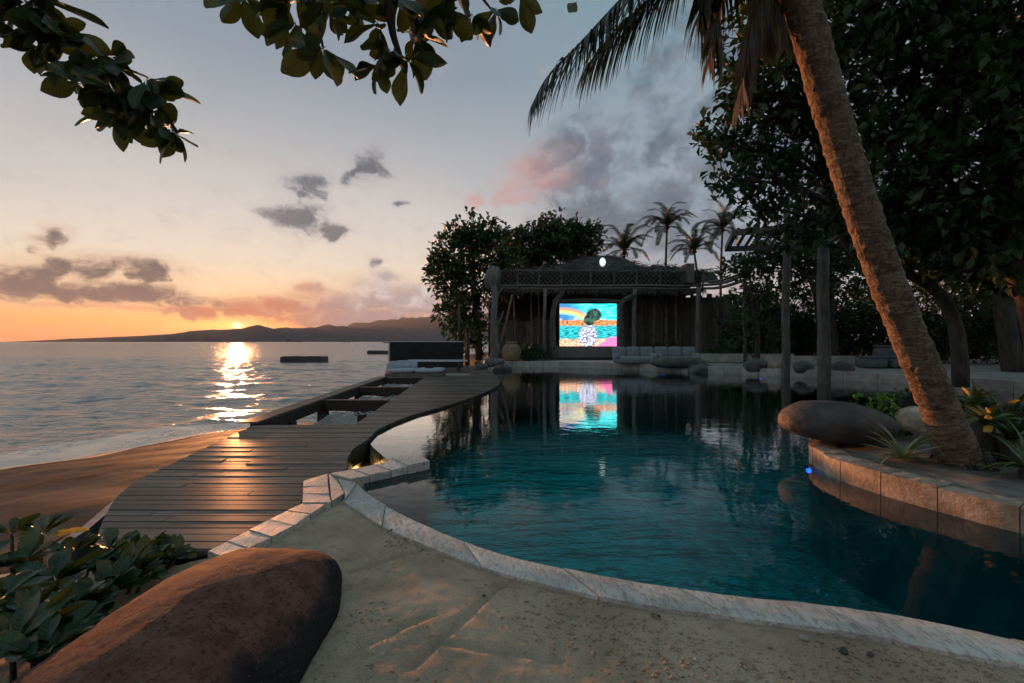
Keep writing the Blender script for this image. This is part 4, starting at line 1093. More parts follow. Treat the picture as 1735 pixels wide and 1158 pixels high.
# ---- furniture
SOFA_M = surf('sofa_fabric', (.24, .265, .275), (.32, .345, .355), 12, (.85, .95), .4, 60, .006, spec=.15)
def cushion(mb, c, size, puff=.06, n=6, rz=0.0, M=None):
    """soft box: a squashed super-ellipsoid"""
    vs = []; fs = []; k = n * 2
    m = M or Matrix.Rotation(rz, 3, 'Z')
    for i in range(n + 1):
        th = math.pi * i / n - math.pi / 2
        for j in range(k):
            ph = 2 * math.pi * j / k
            e = lambda t, p: math.copysign(abs(t) ** p, t)
            x = e(math.cos(th), .35) * e(math.cos(ph), .3); y = e(math.cos(th), .35) * e(math.sin(ph), .3); z = e(math.sin(th), .5)
            vs.append(m @ Vector((x * size[0] / 2, y * size[1] / 2, z * size[2] / 2)) + Vector(c))
    fs = [(i * k + j, i * k + (j + 1) % k, (i + 1) * k + (j + 1) % k, (i + 1) * k + j) for i in range(n) for j in range(k)]
    mb.add(vs, fs); return mb
def sofa(x0, x1, y, z, lab):
    w = x1 - x0; e = empty('sofa', ((x0 + x1) / 2, y, z)); tag(e, lab, 'sofa', 'grey sofas on the terrace')
    cushion(MB(), (0, 0, .22), (w, 1.0, .44), n=8).build('seat', SOFA_M, e, True)
    k = 3
    for i in range(k):
        cw = w / k; cushion(MB(), (-w / 2 + cw * (i + .5), .38, .68), (cw - .02, .34, .56), n=8).build('back_cushion', SOFA_M, e, True)
    for s in (-1, 1):
        cushion(MB(), (s * (w / 2 - .12), -.05, .42), (.26, .92, .34), n=8).build('armrest', SOFA_M, e, True)
    return e
sofa(5.75, 8.1, 25.75, TERR, 'grey upholstered sofa nearest the video screen'); sofa(8.15, 10.5, 25.75, TERR, 'grey upholstered sofa behind the broad flat rock')
STOOL_M = surf('stool_fabric', (.13, .135, .14), (.18, .185, .19), 12, (.85, .95), .4, 60, .006, spec=.15)
for (px, py, d, w, h, dz, lab) in ((1476, 622, 21.5, 1.0, .55, 0, 'grey cube stool standing alone on the terrace'), (1518, 622, 21.5, 1.0, .55, 0, 'grey cube stool partly behind the leaning palm trunk'), (1507, 600, 22.6, 1.1, 1.05, 0, 'taller grey block seat behind the two stools')):
    p = at(px, py, d); e = empty('cube_stool', (p.x, d, TERR)); tag(e, lab, 'stool')
    cushion(MB(), (0, 0, h / 2 - .03), (w, w * .9, h - .06), n=8).build('seat', STOOL_M, e, True); MB().box((0, 0, h - .03), (w * .9, w * .8, .07)).build('top_pad', STOOL_M, e, bevel=.02)
# low garden wall and bench slab at the back of the terrace
lw = MB().box((0, 0, .27), (6.2, .5, .5)).build('low_wall', PALE_M, None, loc=(13.6, 27.2, TERR)); tag(lw, 'long low pale wall at the back of the terrace beside the sofas', 'wall')
lw2 = MB().box((0, 0, .25), (7.5, .6, .46)).build('low_wall', PALE_M, None, loc=(17.4, 24.2, TERR)); tag(lw2, 'low pale ledge behind the wooden posts', 'wall')
# clay jar
jr = empty('clay_jar', (at(867, 606, 29.2).x, 29.2, TERR)); tag(jr, 'big tan clay jar beside the branched post', 'jar')
JAR_M = surf('clay', (.23, .15, .085), (.33, .22, .13), 3, (.6, .85), .3, 12, .01)
MB().lathe([(.34, 0), (.47, .10), (.58, .35), (.60, .62), (.54, .88), (.40, 1.06), (.30, 1.12)], 26).build('body', JAR_M, jr, True)
MB().lathe([(.29, 1.12), (.36, 1.15), (.37, 1.22), (.33, 1.24), (.29, 1.22), (.27, 1.0)], 26).build('rim', JAR_M, jr, True)
# black screen wall, pale bench, sunbed on the deck
bw = empty('screen_wall', (-5.0, 26.3, 0)); tag(bw, 'black privacy wall with a white top edge at the end of the deck', 'wall')
BLACK_M = surf('black_panel', (.010, .010, .010), (.018, .018, .019), 3, (.6, .8), .2)
WHITE_M = plain('white_paint', (.60, .62, .63), .5)
a, b = at(661, 579, 26.2), at(785, 579, 27.0)
a.z = b.z = 0; d = (b - a)
for i in range(1):
    p, q = a, b
    MB().beam(p + Vector((5, -26.3, .77)) + d.normalized() * .008, q + Vector((5, -26.3, .77)) - d.normalized() * .008, .12, 1.5).build('panel', BLACK_M, bw)
MB().beam(a + Vector((5, -26.3, 1.545)), b + Vector((5, -26.3, 1.545)), .16, .05).build('top_edge', WHITE_M, bw)
MB().box((a.x + 5 - .05, a.y - 26.3, .77), (.07, .16, 1.5)).build('end_edge', WHITE_M, bw)
bn = empty('long_bench', (-3.85, 23.6, 0)); tag(bn, 'long pale bench with rounded ends in front of the black wall', 'bench')
mb = MB(); mb.prism([(x, y) for x, y in [(1.55 * math.copysign(abs(math.cos(t)) ** .35, math.cos(t)), .24 * math.copysign(abs(math.sin(t)) ** .8, math.sin(t))) for t in np.linspace(0, 2 * math.pi, 40, False)]], .50, .60)
mb.build('seat', WHITE_M, bn, bevel=.02)
for x in (-1.1, 0, 1.1): MB().box((x, 0, .25), (.10, .36, .496)).build('leg', DARK_M, bn)
sb = empty('sunbed', (at(708, 632, 21.2).x, 21.0, 0)); tag(sb, 'low white double sunbed on the deck', 'sunbed')
LINEN_M = surf('white_linen', (.36, .38, .41), (.46, .48, .51), 6, (.8, .95), .4, 20, .01, spec=.15)
MB().box((0, 0, .07), (2.5, 1.7, .12)).build('base', POLE_M, sb)
for s in (-1, 1): cushion(MB(), (s * .62, 0, .23), (1.22, 1.6, .20), n=8).build('mattress', LINEN_M, sb, True)
for i, (x, y, z, sx, sz, rz, lab) in enumerate(((-1.02, .12, .46, .62, .36, .5, 'front white pillow at the head of the sunbed'), (-.72, .38, .47, .66, .38, .2, 'middle white pillow leaning on the sunbed'), (-.40, .50, .46, .66, .36, -.15, 'white pillow nearest the middle of the sunbed'), (-1.2, -.1, .40, .3, .32, 1.3, 'small beige bolster at the end of the sunbed'))):
    M = Matrix.Rotation(rz, 3, 'Z') @ Matrix.Rotation(R(-22), 3, 'X')
    o = cushion(MB(), (0, 0, 0), (sx, .22, sz), n=8, M=M).build('pillow', LINEN_M, None, True, loc=(sb.location.x + x, sb.location.y + y, z)); tag(o, lab, 'pillow', 'pillows on the sunbed')
tr = MB().box((0, 0, .05), (.34, .24, .10)).build('black_box', BLACK_M, None, loc=(sb.location.x + .6, sb.location.y - .1, .33)); tag(tr, 'small black box lying on the sunbed', 'box')
mt = MB().box((0, 0, .02), (1.1, .8, .05)).build('straw_mat', surf('straw', (.30, .26, .17), (.40, .35, .25), 20), None, loc=(sb.location.x + 1.9, sb.location.y - .1, 0.003)); tag(mt, 'beige straw mat on the deck beside the sunbed', 'mat')

# ---- slatted canopy on tall posts
cn = empty('slatted_canopy', (13.2, 19.6, .2)); tag(cn, 'slatted timber canopy up in the trees on two tall wooden posts', 'canopy')
def build_canopy():
    off = -Vector(cn.location); Z = at(0, 384, 19.6).z
    TP = lambda px, d: Vector(((px - CX) / F * d, d, 0)) + off
    for (pa, pb, name, rr) in (((1330, 640, 19.4), (1334, 340, 19.6), 'post', .16), ((1397, 650, 17.2), (1393, 320, 17.6), 'post', .21)):
        p, q = at(*pa), at(*pb); p.z = -.6
        pts = [p.lerp(q, t) + Vector((.05 * fn((t * 5, 0, rr * 9)), 0, 0)) + off for t in np.linspace(0, 1, 12)]
        MB().tube(pts, [rr * (1.08 - .25 * t) for t in np.linspace(0, 1, 12)], 12, jitter=.06).build(name, surf('post_bark', (.085, .075, .065), (.17, .15, .13), 5, (.7, .9), .8, 12, .03, stretch=(1, 1, .3)) if rr < .2 else bpy.data.materials['post_bark'], cn, True)
    zz = Z + off.z
    A, B_, C, D_ = Vector((9.7, 19.9, 0)) + off, Vector((14.6, 18.2, 0)) + off, Vector((11.0, 23.4, 0)) + off, Vector((16.4, 22.6, 0)) + off
    for (p, q) in ((A, B_), (C, D_), (A, C), (B_, D_)):
        MB().beam(p + Vector((0, 0, zz)), q + Vector((0, 0, zz)), .12, .26).build('beam', POLE_M, cn)
    for i in range(14):
        t = (i + .5) / 14; p, q = A.lerp(B_, t), C.lerp(D_, t)
        MB().beam(p + Vector((0, 0, zz + .17)), q + Vector((0, 0, zz + .17)), .14, .06).build('slat', POLE_M, cn)
build_canopy()
# rope walkway between the pavilion and the trees
wk = empty('rope_walkway', (15, 30, .2)); tag(wk, 'raised rope walkway running from the pavilion roof to the trees', 'walkway')
for (pa, pb, r, nm) in (((1190, 483, 30.8), (1262, 466, 27), .10, 'beam'), ((1190, 489, 30.6), (1262, 474, 27), .10, 'beam'), ((1190, 478, 31.0), (1262, 461, 27.3), .08, 'beam'), ((1190, 457, 30.8), (1290, 434, 26), .03, 'rope'), ((1190, 463, 30.8), (1290, 441, 26), .03, 'rope')):
    p, q = at(*pa), at(*pb); off = -Vector(wk.location)
    pts = [p.lerp(q, t) + off + Vector((0, 0, -.18 * math.sin(math.pi * t))) for t in np.linspace(0, 1, 8)]
    MB().tube(pts, r, 6).build(nm, POLE_M, wk, True)
p = at(1262, 600, 27); MB().tube([Vector((p.x, 27, .0)) - Vector((15, 30, 0)), Vector((p.x, 27, 5.6)) - Vector((15, 30, 0))], [.14, .11], 8).build('post', BARK_M, wk, True)
MB().beam(Vector((at(1166, 0, 31).x - 15, 1.0, 5.3)), Vector((at(1166, 0, 31).x - 15, 1.0, 6.6)), .9, .5).build('roof_stub', PLANKW_M, wk)

# ---- things out on the water
CONC_M = surf('wet_concrete', (.035, .030, .026), (.07, .06, .05), 1.5, (.3, .6), .5, 4, .05)
for (x, y, w, h, dd, lab) in ((-27.8, 61, 5.6, .80, 2.0, 'dark block of breakwater lying in the sea'), (-29.5, 101, 4.4, .75, 3.0, 'farther dark slab in the sea beside the black wall')):
    mb = MB(); n = 14
    top = [(-w / 2 + w * i / n, .0) for i in range(n + 1)]
    vs = []
    for i in range(n + 1):
        xx = -w / 2 + w * i / n; t = h * (1 + .12 * fn((xx, y, 0), .9)) * (1 if 0 < i < n else .85)
        vs += [(xx, -dd / 2, -.6), (xx, -dd / 2 + .05, t), (xx, dd / 2 - .05, t * 1.02), (xx, dd / 2, -.6)]
    fs = [(i * 4 + j, i * 4 + (j + 1) % 4, (i + 1) * 4 + (j + 1) % 4, (i + 1) * 4 + j) for i in range(n) for j in range(4)] + [(0, 1, 2, 3), (n * 4 + 3, n * 4 + 2, n * 4 + 1, n * 4)]
    o = mb.add(vs, fs).build('breakwater', CONC_M, None, loc=(x, y, SEA)); tag(o, lab, 'breakwater')
sh = empty('cargo_ship', (at(498, 577, 2600).x, 2600, SEA)); tag(sh, 'tiny dark ship on the horizon below the hills', 'ship')
HULL_M = plain('ship_hull', (.05, .045, .045), .7)
def hull(L, B, H):
    prof = [(-L / 2, .7), (-L / 2 + L * .08, 1), (L / 2 - L * .15, 1), (L / 2, .05)]
    vs = []
    for x, k in prof:
        vs += [(x + (L * .03 if k < .1 else 0), -B / 2 * k, H * (1.2 if k < .1 else 1)), (x, -B / 2 * k * .8, -1), (x, B / 2 * k * .8, -1), (x + (L * .03 if k < .1 else 0), B / 2 * k, H * (1.2 if k < .1 else 1))]
    fs = [(i * 4 + j, (i + 1) * 4 + j, (i + 1) * 4 + (j + 1) % 4, i * 4 + (j + 1) % 4) for i in range(3) for j in range(4)] + [(0, 1, 2, 3), (15, 14, 13, 12)]
    return MB().add(vs, fs)
hull(92, 14, 6).build('hull', HULL_M, sh); MB().box((-32, 0, 11), (14, 12, 10)).build('bridge', HULL_M, sh); MB().tube([(-33, 0, 15.9), (-33, 0, 22)], 1.6, 8).build('funnel', HULL_M, sh); MB().tube([(20, 0, 5.9), (20, 0, 18)], .6, 6).build('mast', HULL_M, sh)
for (px, d, L, lab) in ((588, 1500, 20, 'tiny boat far out below the middle hills'), (655, 900, 14, 'tiny boat far out beside the black wall')):
    b_ = empty('far_boat', (at(px, 578, d).x, d, SEA)); tag(b_, lab, 'boat'); hull(L, L * .25, 1.6).build('hull', HULL_M, b_); MB().box((-L * .1, 0, 2.6), (L * .35, L * .18, 2.0)).build('cabin', WHITE_M, b_)
# ================================================================ trees, palms, plants
LEAF_M = leafmat('tree_leaf', (.024, .056, .020), (.060, .105, .036), .45, .15)
LEAF2_M = leafmat('light_tree_leaf', (.028, .060, .016), (.065, .105, .032), .45, .18)
LEAFN_M = leafmat('near_leaf', (.018, .042, .014), (.060, .095, .028), .38, .14, .4, 42.0)
SHRUB_M = leafmat('shrub_leaf', (.016, .046, .018), (.042, .085, .030), .38, .15, .4, 48.0)
PALM_M = leafmat('palm_leaf', (.014, .028, .011), (.034, .052, .020), .45, .12)
DRYP_M = leafmat('dry_palm_leaf', (.032, .024, .016), (.068, .050, .032), .6, .12)
YEL_M = leafmat('yellow_leaf', (.75, .36, .03), (.85, .50, .06), .45, .35)
TBARK_M = surf('tree_bark', (.045, .036, .028), (.11, .09, .07), 6.0, (.75, .95), .9, 12, .03, stretch=(1, 1, .25))

def leaf_cloud(name, C, Dv, S, mat, parent, seed=0, wid=.52, fold=.16, droop=.10):
    """many small folded leaves: C base points, Dv directions, S lengths"""
    r = np.random.default_rng(seed); n = len(C)
    D = Dv / (np.linalg.norm(Dv, axis=1, keepdims=True) + 1e-9)
    up = np.tile(np.array([0, 0, 1.0]), (n, 1)) + r.normal(0, .55, (n, 3))
    W = np.cross(D, up); W /= (np.linalg.norm(W, axis=1, keepdims=True) + 1e-9)
    U = np.cross(W, D)
    S = S[:, None]
    b = C; m = C + D * S * .58 - np.array([0, 0, 1]) * S * droop * .3; t = C + D * S - np.array([0, 0, 1]) * S * droop
    l = m + W * S * wid * .5 + U * S * fold; q = m - W * S * wid * .5 + U * S * fold
    V = np.stack([b, l, t, q, m], 1).reshape(-1, 3)
    base = (np.arange(n) * 5)[:, None]
    T = np.concatenate([base + np.array([[0, 4, 1]]), base + np.array([[1, 4, 2]]), base + np.array([[0, 3, 4]]), base + np.array([[3, 2, 4]])], 1).reshape(-1, 3)
    me = bpy.data.meshes.new(name); me.vertices.add(len(V)); me.vertices.foreach_set('co', V.astype(np.float32).ravel())
    me.loops.add(T.size); me.loops.foreach_set('vertex_index', T.astype(np.int32).ravel())
    me.polygons.add(len(T)); me.polygons.foreach_set('loop_start', (np.arange(len(T)) * 3).astype(np.int32)); me.polygons.foreach_set('loop_total', np.full(len(T), 3, np.int32))
    me.update(); me.validate(); me.materials.append(mat)
    o = mobj(name, me, parent); o['kind'] = 'stuff'; return o
def tree(name, base, trunk, lobes, label, cat='tree', leaf=.22, per=9, dens=1.0, mat=LEAF_M, seed=0, r0=.22, twigs=.5, shell=.35, group=None, spread=.8):
    """trunk polyline (world), crown lobes [(centre, (rx, ry, rz), clusters)]"""
    r = np.random.default_rng(seed); e = empty(name, base); tag(e, label, cat, group); off = -Vector(base)
    rd = random.Random(seed)
    if trunk:
        pts = catmull(trunk, 4); k = len(pts)
        MB().tube([p + off + Vector((.03 * fn(p, 2), .03 * fn(p, 2, 5), 0)) for p in pts], [r0 * (1.25 - .65 * i / k) for i in range(k)], 10, jitter=.07).build('trunk', TBARK_M, e, True)
        top = pts[-1]
    lim = MB(); Cs, Ds, Ss = [], [], []
    for (c, rad, ncl) in lobes:
        c = Vector(c)
        if trunk:
            # a limb from the nearest lower part of the trunk
            st = min(pts[len(pts) // 2:], key=lambda p: (p - c).length + 2.0 * max(0, p.z - c.z + .3))
            mid = st.lerp(c, .5) + Vector((rd.uniform(-.3, .3), rd.uniform(-.3, .3), rd.uniform(0, .4)))
            ln = catmull([st, mid, c], 5); lim.tube([p + off for p in ln], [r0 * .45 * (1 - .75 * i / len(ln)) for i in range(len(ln))], 6, False)
        ncl = int(ncl * dens)
        d = r.normal(0, 1, (ncl, 3)); d /= np.linalg.norm(d, axis=1, keepdims=True)
        rr = shell + (1 - shell) * r.random(ncl) ** .6
        rr *= 1 + .18 * r.normal(0, 1, ncl)
        P = np.array(c) + d * rr[:, None] * np.array(rad)
        for i in range(ncl):
            p = Vector(P[i])
            if rd.random() < twigs:
                s_ = c.lerp(p, rd.uniform(.15, .5)); s_.z -= .1
                m_ = s_.lerp(p, .55) + Vector((rd.uniform(-.1, .1), rd.uniform(-.1, .1), rd.uniform(-.12, .1))) * rad[0] * .4
                lim.tube([s_ + off, m_ + off, p + off], [leaf * .09, leaf * .065, leaf * .035], 3, False)
            out = (p - c).normalized() * .6 + Vector((0, 0, .35))
            n = max(3, int(per * rd.uniform(.6, 1.3)))
            dv = r.normal(0, 1, (n, 3)) * spread + np.array(out)
            Cs.append(np.array(p + off) + r.normal(0, leaf * .35, (n, 3))); Ds.append(dv); Ss.append(leaf * r.uniform(.4, 1.45, n))
    lim.build('limbs', TBARK_M, e, True)['kind'] = 'stuff'
    leaf_cloud('crown', np.concatenate(Cs), np.concatenate(Ds), np.concatenate(Ss), mat, e, seed)
    return e
A = lambda px, py, d: tuple(at(px, py, d))
def lob(px, py, d, rx, ry, n, rd=None):
    """crown lobe seen at this pixel, radii in pixels"""
    k = d / F; return (A(px, py, d), (rx * k, (rd if rd else (rx + ry) / 2) * k, ry * k), n)

# --- trees left of and behind the pavilion
g = lambda px, d, z=.2: ((px - CX) / F * d, d, z)
tree('almond_tree', g(812, 32.6), [Vector(g(812, 32.6)), Vector(A(806, 520, 32.6)), Vector(A(800, 455, 32.6)), Vector(A(806, 415, 32.6))],
     [lob(770, 430, 32.5, 42, 42, 80), lob(800, 400, 32.5, 45, 32, 80), lob(835, 425, 33, 45, 45, 85), lob(760, 480, 32, 30, 40, 50), lob(770, 535, 32, 28, 42, 55), lob(738, 470, 32.3, 14, 34, 12), lob(800, 560, 32.6, 30, 40, 50), lob(850, 470, 33.5, 40, 40, 55), lob(800, 490, 33.2, 45, 50, 70)],
     'loose leafy almond tree between the black wall and the pavilion', leaf=.38, per=11, seed=1, r0=.22, twigs=.5, dens=1.5)
tree('almond_tree', g(930, 39), [Vector(g(930, 39)), Vector(A(925, 500, 39)), Vector(A(930, 430, 39))],
     [lob(900, 420, 39, 45, 34, 100), lob(945, 405, 39, 48, 38, 130), lob(985, 412, 39.5, 34, 36, 90), lob(880, 450, 39, 45, 30, 70), lob(940, 440, 39, 60, 28, 90), lob(870, 410, 39, 26, 22, 30)],
     'dense dark round-headed tree rising behind the pavilion roof', leaf=.42, per=12, dens=1.6, seed=2, r0=.26, twigs=.25)
# --- shaggy thatch on the pavilion roof
def thatch():
    r = np.random.default_rng(9); rf = [o for o in pv.children if o.name.startswith('roof')][0]; n = 5200
    vs = np.array([v.co for v in rf.data.vertices]); nx = 70; k = r.integers(0, len(vs), n)
    C = vs[k] + r.normal(0, .10, (n, 3)) * np.array([1, 1, .4]) + np.array([0, 0, .05])
    D = np.stack([r.normal(0, .9, n), -np.abs(r.normal(.7, .4, n)) * np.where(C[:, 1] < 2.5, 1, -.3), r.normal(-.05, .22, n)], 1)
    o = leaf_cloud('thatch', C, D, r.uniform(.35, .85, n), leafmat('roof_thatch', (.075, .066, .052), (.19, .165, .13), .85, .0, .1), pv, 9, .10, .02, .12)
    n = 2600; x0, x1 = at(834, 0, 30.9).x, at(1194, 0, 30.9).x; off = np.array(pv.location)
    top = r.random(n) < .35
    C = np.stack([r.uniform(x0, x1, n), 30.85 + r.normal(0, .05, n), np.where(top, at(0, 459, 30.9).z, at(0, 489, 30.9).z) + r.normal(0, .05, n)], 1) - off
    D = np.stack([r.normal(0, .5, n), -np.abs(r.normal(.2, .2, n)), np.where(top, r.normal(-.4, .6, n), r.normal(-1, .25, n))], 1)
    leaf_cloud('thatch_fringe', C, D, r.uniform(.2, .55, n), bpy.data.materials['roof_thatch'], pv, 10, .08, .02, .1)
thatch()
# --- pandanus by the black wall
def strap_plant(name, base, label, n, ln, w, mat, seed, cat='plant', elev=(.2, 1.2), droop=1.0, group=None, stem=None, segs=7, share=None, mats=None):
    """rosette of long strap leaves, each leaf its own part"""
    rd = random.Random(seed); e = empty(name, base); tag(e, label, cat, group)
    z0 = 0
    if stem:
        MB().tube([(0, 0, -.1), (.03, 0, stem * .5), (0, .02, stem)], [w * 1.6, w * 1.3, w], 8).build('stem', TBARK_M, e, True); z0 = stem
    metas = []
    for v in range(5):
        L = ln * rd.uniform(.8, 1.1); vs = []; up = rd.uniform(*elev); dr = droop * rd.uniform(.7, 1.3)
        x = z = 0; ang = up
        for i in range(segs + 1):
            t = i / segs; ww = w * (math.sin(math.pi * min(1, .12 + t * .88)) ** .6) * (1 - t * .75)
            if i == segs: ww = w * .03
            vs += [(x, -ww / 2, z + ww * .22), (x, 0, z), (x, ww / 2, z + ww * .22)]
            x += L / segs * math.cos(ang); z += L / segs * math.sin(ang); ang -= dr / segs * (1.0 + t)
        fs = [(i * 3 + j, (i + 1) * 3 + j, (i + 1) * 3 + j + 1, i * 3 + j + 1) for i in range(segs) for j in range(2)]
        metas.append(mesh('leaf', vs, fs, mat, True))
    for i in range(n):
        o = mobj('leaf', metas[rd.randrange(5)], e, (0, 0, z0 + rd.uniform(-.02, .05) * ln), (rd.uniform(-.25, .25), rd.uniform(-.35, .25), i * 2.39996 + rd.uniform(-.3, .3)), [rd.uniform(.8, 1.15)] * 3)
    return e
PAND_M = leafmat('pandanus_leaf', (.07, .065, .03), (.14, .125, .07), .5, .2)
for (px, py, d, n, ln, sd, lab) in ((778, 515, 29.6, 44, 1.25, 3, 'pandanus with drooping pale strap leaves above the black wall'), (792, 560, 29.2, 36, 1.1, 4, 'lower pandanus rosette beside the end of the black wall')):
    p = at(px, py, d); strap_plant('pandanus', (p.x, d, .1), lab, n, ln, .09, PAND_M, sd, 'pandanus', (.1, 1.3), 1.7, stem=p.z - .1)
rs = MB().tube(catmull([(0, 0, 0), (-.05, 0, 1.6), (-.25, 0, 2.9), (-.9, 0, 3.6), (-1.5, 0, 3.3), (-1.75, 0, 2.8)], 4), .035, 5).build('bare_stem', TBARK_M, None, True, loc=(at(789, 0, 28.6).x, 28.6, .0)); tag(rs, 'thin bent bare stem rising beside the pandanus', 'stem')

# --- big trees on the right
tree('almond_tree', (13.95, 15.6, .2), [Vector((13.95, 15.6, 0)), Vector((13.3, 15.5, 2.6)), Vector((10.8, 14.9, 5.2)), Vector((9.4, 14.2, 8.5))],
     [lob(1300, 190, 13.5, 80, 70, 75), lob(1250, 240, 13.2, 60, 50, 45), lob(1225, 300, 13.0, 34, 50, 16), lob(1300, 300, 13.6, 70, 60, 70), lob(1380, 230, 14, 90, 90, 100), lob(1330, 110, 13.6, 90, 70, 90), lob(1260, 150, 13.0, 46, 50, 34), lob(1420, 120, 14, 90, 90, 90), lob(1350, 380, 14.5, 80, 40, 60), lob(1270, 60, 13, 60, 70, 45), lob(1400, 10, 13, 120, 70, 90), lob(1200, 240, 13, 22, 30, 7), lob(1300, -110, 13, 160, 90, 80), lob(1290, 350, 13.4, 46, 24, 22)],
     'spreading almond tree with open branches behind the leaning palm', leaf=.29, per=9, seed=11, r0=.19, twigs=.75, shell=.25)
tree('banyan_tree', (13.5, 11.5, .2), [Vector((13.5, 11.5, 0)), Vector((13.2, 11.5, 2.2)), Vector((12.3, 11.3, 4.0)), Vector((12.0, 11.0, 7.5))],
     [lob(1560, 100, 11, 110, 110, 120), lob(1660, 200, 11, 120, 120, 130), lob(1540, 260, 11.5, 100, 90, 110), lob(1660, 50, 10.5, 130, 100, 120), lob(1620, 350, 11.5, 120, 80, 110), lob(1730, 340, 11, 110, 110, 110), lob(1520, 380, 12, 70, 60, 60), lob(1700, 440, 12, 110, 60, 80), lob(1480, 30, 11, 90, 90, 80), lob(1600, -100, 10.5, 220, 100, 110), lob(1830, 200, 10.5, 120, 250, 160), lob(1820, -60, 10, 160, 120, 90)],
     'dense dark tree filling the upper right behind the palm', leaf=.30, per=11, seed=12, r0=.26, twigs=.3, mat=LEAF_M)
tree('shade_tree', (21, 19, .2), [Vector((21, 19, 0)), Vector((20.5, 19, 3.5)), Vector((20.2, 18.6, 7)), Vector((20, 18.5, 10))],
     [((19, 18.5, 9), (4, 3.5, 3), 200), ((22.5, 19, 8), (4, 3.5, 3.2), 200), ((18, 18, 12), (4, 4, 3), 160), ((23, 19, 12), (5, 4, 3.4), 180), ((20, 19, 5.6), (4.0, 3, 1.8), 120)],
     'broad tree deep in shade behind the stools', leaf=.32, per=11, seed=13, r0=.3, twigs=.2)
tree('shade_tree', (20.5, 29, .2), [Vector((20.5, 29, 0)), Vector((20.2, 29, 4)), Vector((20, 29, 8))],
     [((18.0, 28.5, 6.4), (2.6, 3, 2.2), 130), ((21, 29, 8.5), (4, 3.5, 3), 180), ((24.5, 29.5, 7), (4, 3.4, 3.2), 170), ((23, 29, 11), (5, 4, 3), 170), ((28, 29, 9), (5, 4, 5), 220)],
     'tree behind the wooden posts at the back of the terrace', leaf=.36, per=11, seed=14, r0=.3, twigs=.2)
tree('slim_tree', g(1282, 25.0), [Vector(g(1282, 25.0)), Vector(A(1283, 560, 25)), Vector(A(1276, 520, 25)), Vector(A(1272, 478, 25))],
     [lob(1262, 520, 25, 36, 42, 36), lob(1300, 500, 25, 40, 50, 46), lob(1262, 565, 25.4, 30, 36, 26), lob(1280, 455, 25, 46, 22, 36), lob(1310, 560, 25.6, 22, 30, 16)],
     'slim young tree with a forked stem beside the rope walkway', leaf=.26, per=8, seed=15, r0=.13, twigs=.4, mat=LEAF2_M)
tree('bent_tree', g(1628, 13.5), [Vector(g(1628, 13.5)), Vector(A(1620, 560, 13.5)), Vector(A(1598, 505, 13.4)), Vector(A(1560, 478, 13.2)), Vector(A(1530, 462, 13.0))],
     [lob(1525, 420, 12.8, 60, 42, 50), lob(1600, 440, 13, 60, 36, 40), lob(1560, 400, 13, 60, 40, 50)], 'tree with a pale bent trunk in the shade on the right', leaf=.24, per=10, seed=16, r0=.17, twigs=.4)
# --- shrubs and undergrowth
def shrub(base, r, n, leaf, label, seed, mat=LEAF_M, name='shrub', h=None, per=10, cat='shrub', group=None):
    bx, by, bz = base; h = h or r
    e = tree(name, base, None, [((bx, by, bz + h * .85), (r, r * .8, h), n), ((bx + r * .6, by, bz + h * .55), (r * .6, r * .6, h * .6), n // 3), ((bx - r * .6, by, bz + h * .6), (r * .6, r * .6, h * .6), n // 3)], label, cat, leaf, per, seed=seed, mat=mat, twigs=.5, shell=.15, group=group)
    mb = MB()
    for i in range(5): mb.tube([(0, 0, -.05), (random.uniform(-.3, .3) * r, random.uniform(-.2, .2) * r, h * .6), (random.uniform(-.7, .7) * r, random.uniform(-.5, .5) * r, h * 1.1)], [.03 * r + .01, .02 * r + .008, .006], 5)
    mb.build('stem', TBARK_M, e, True)['kind'] = 'stuff'
    return e
for i, (x, y, r, h, lab) in enumerate(((15.6, 29.5, 2.0, 3.0, 'dark shrub at the right end of the pavilion wall'), (19.0, 31.5, 2.6, 3.2, 'tall dark shrub behind the slim forked tree'), (23.0, 32.5, 3.0, 3.4, 'broad dark shrub behind the thicker wooden post'), (27.5, 31, 3.2, 3.4, 'dark shrub behind the stools'),
                                      (27, 25, 2.6, 3.2, 'dark shrub behind the leaning palm trunk'), (30.5, 27, 3.4, 4.0, 'high dark shrub at the back right'), (26, 20, 2.4, 3.0, 'dark shrub deep in the right shade'), (24.5, 15.5, 2.2, 2.8, 'dark shrub beyond the island plants'), (19, 12.2, 1.5, 1.8, 'dark shrub beside the pale bent trunk'), (33, 34, 4.5, 6.0, 'wall of dark foliage closing the garden at the back'))):
    shrub((x, y, .2), r, int(60 + r * 45), .30, lab, 30 + i, h=h)
for i, (px, d, w, lab) in enumerate(((1205, 27.6, .8, 'low leafy plant behind the pale wall by the sofas'), (1245, 27.7, .8, 'low leafy plant in the middle of the pale wall'), (1300, 27.5, .9, 'low leafy plant at the end of the pale wall'))):
    shrub((at(px, 0, d).x, d, TERR), w, 26, .22, lab, 50 + i, LEAF2_M, h=.55)
shrub((at(1128, 0, 30.2).x, 30.2, TERR), .9, 42, .20, 'leafy shrub behind the sofas in the pavilion', 60, LEAF_M, h=.75)
shrub((at(905, 0, 29.6).x, 29.6, TERR), .75, 40, .22, 'dark leafy plant beside the clay jar', 61, LEAF_M, h=.6)
shrub((at(890, 0, 30.2).x, 30.2, TERR), .5, 24, .26, 'pale leafy plant behind the clay jar', 62, LEAF2_M, h=.5)
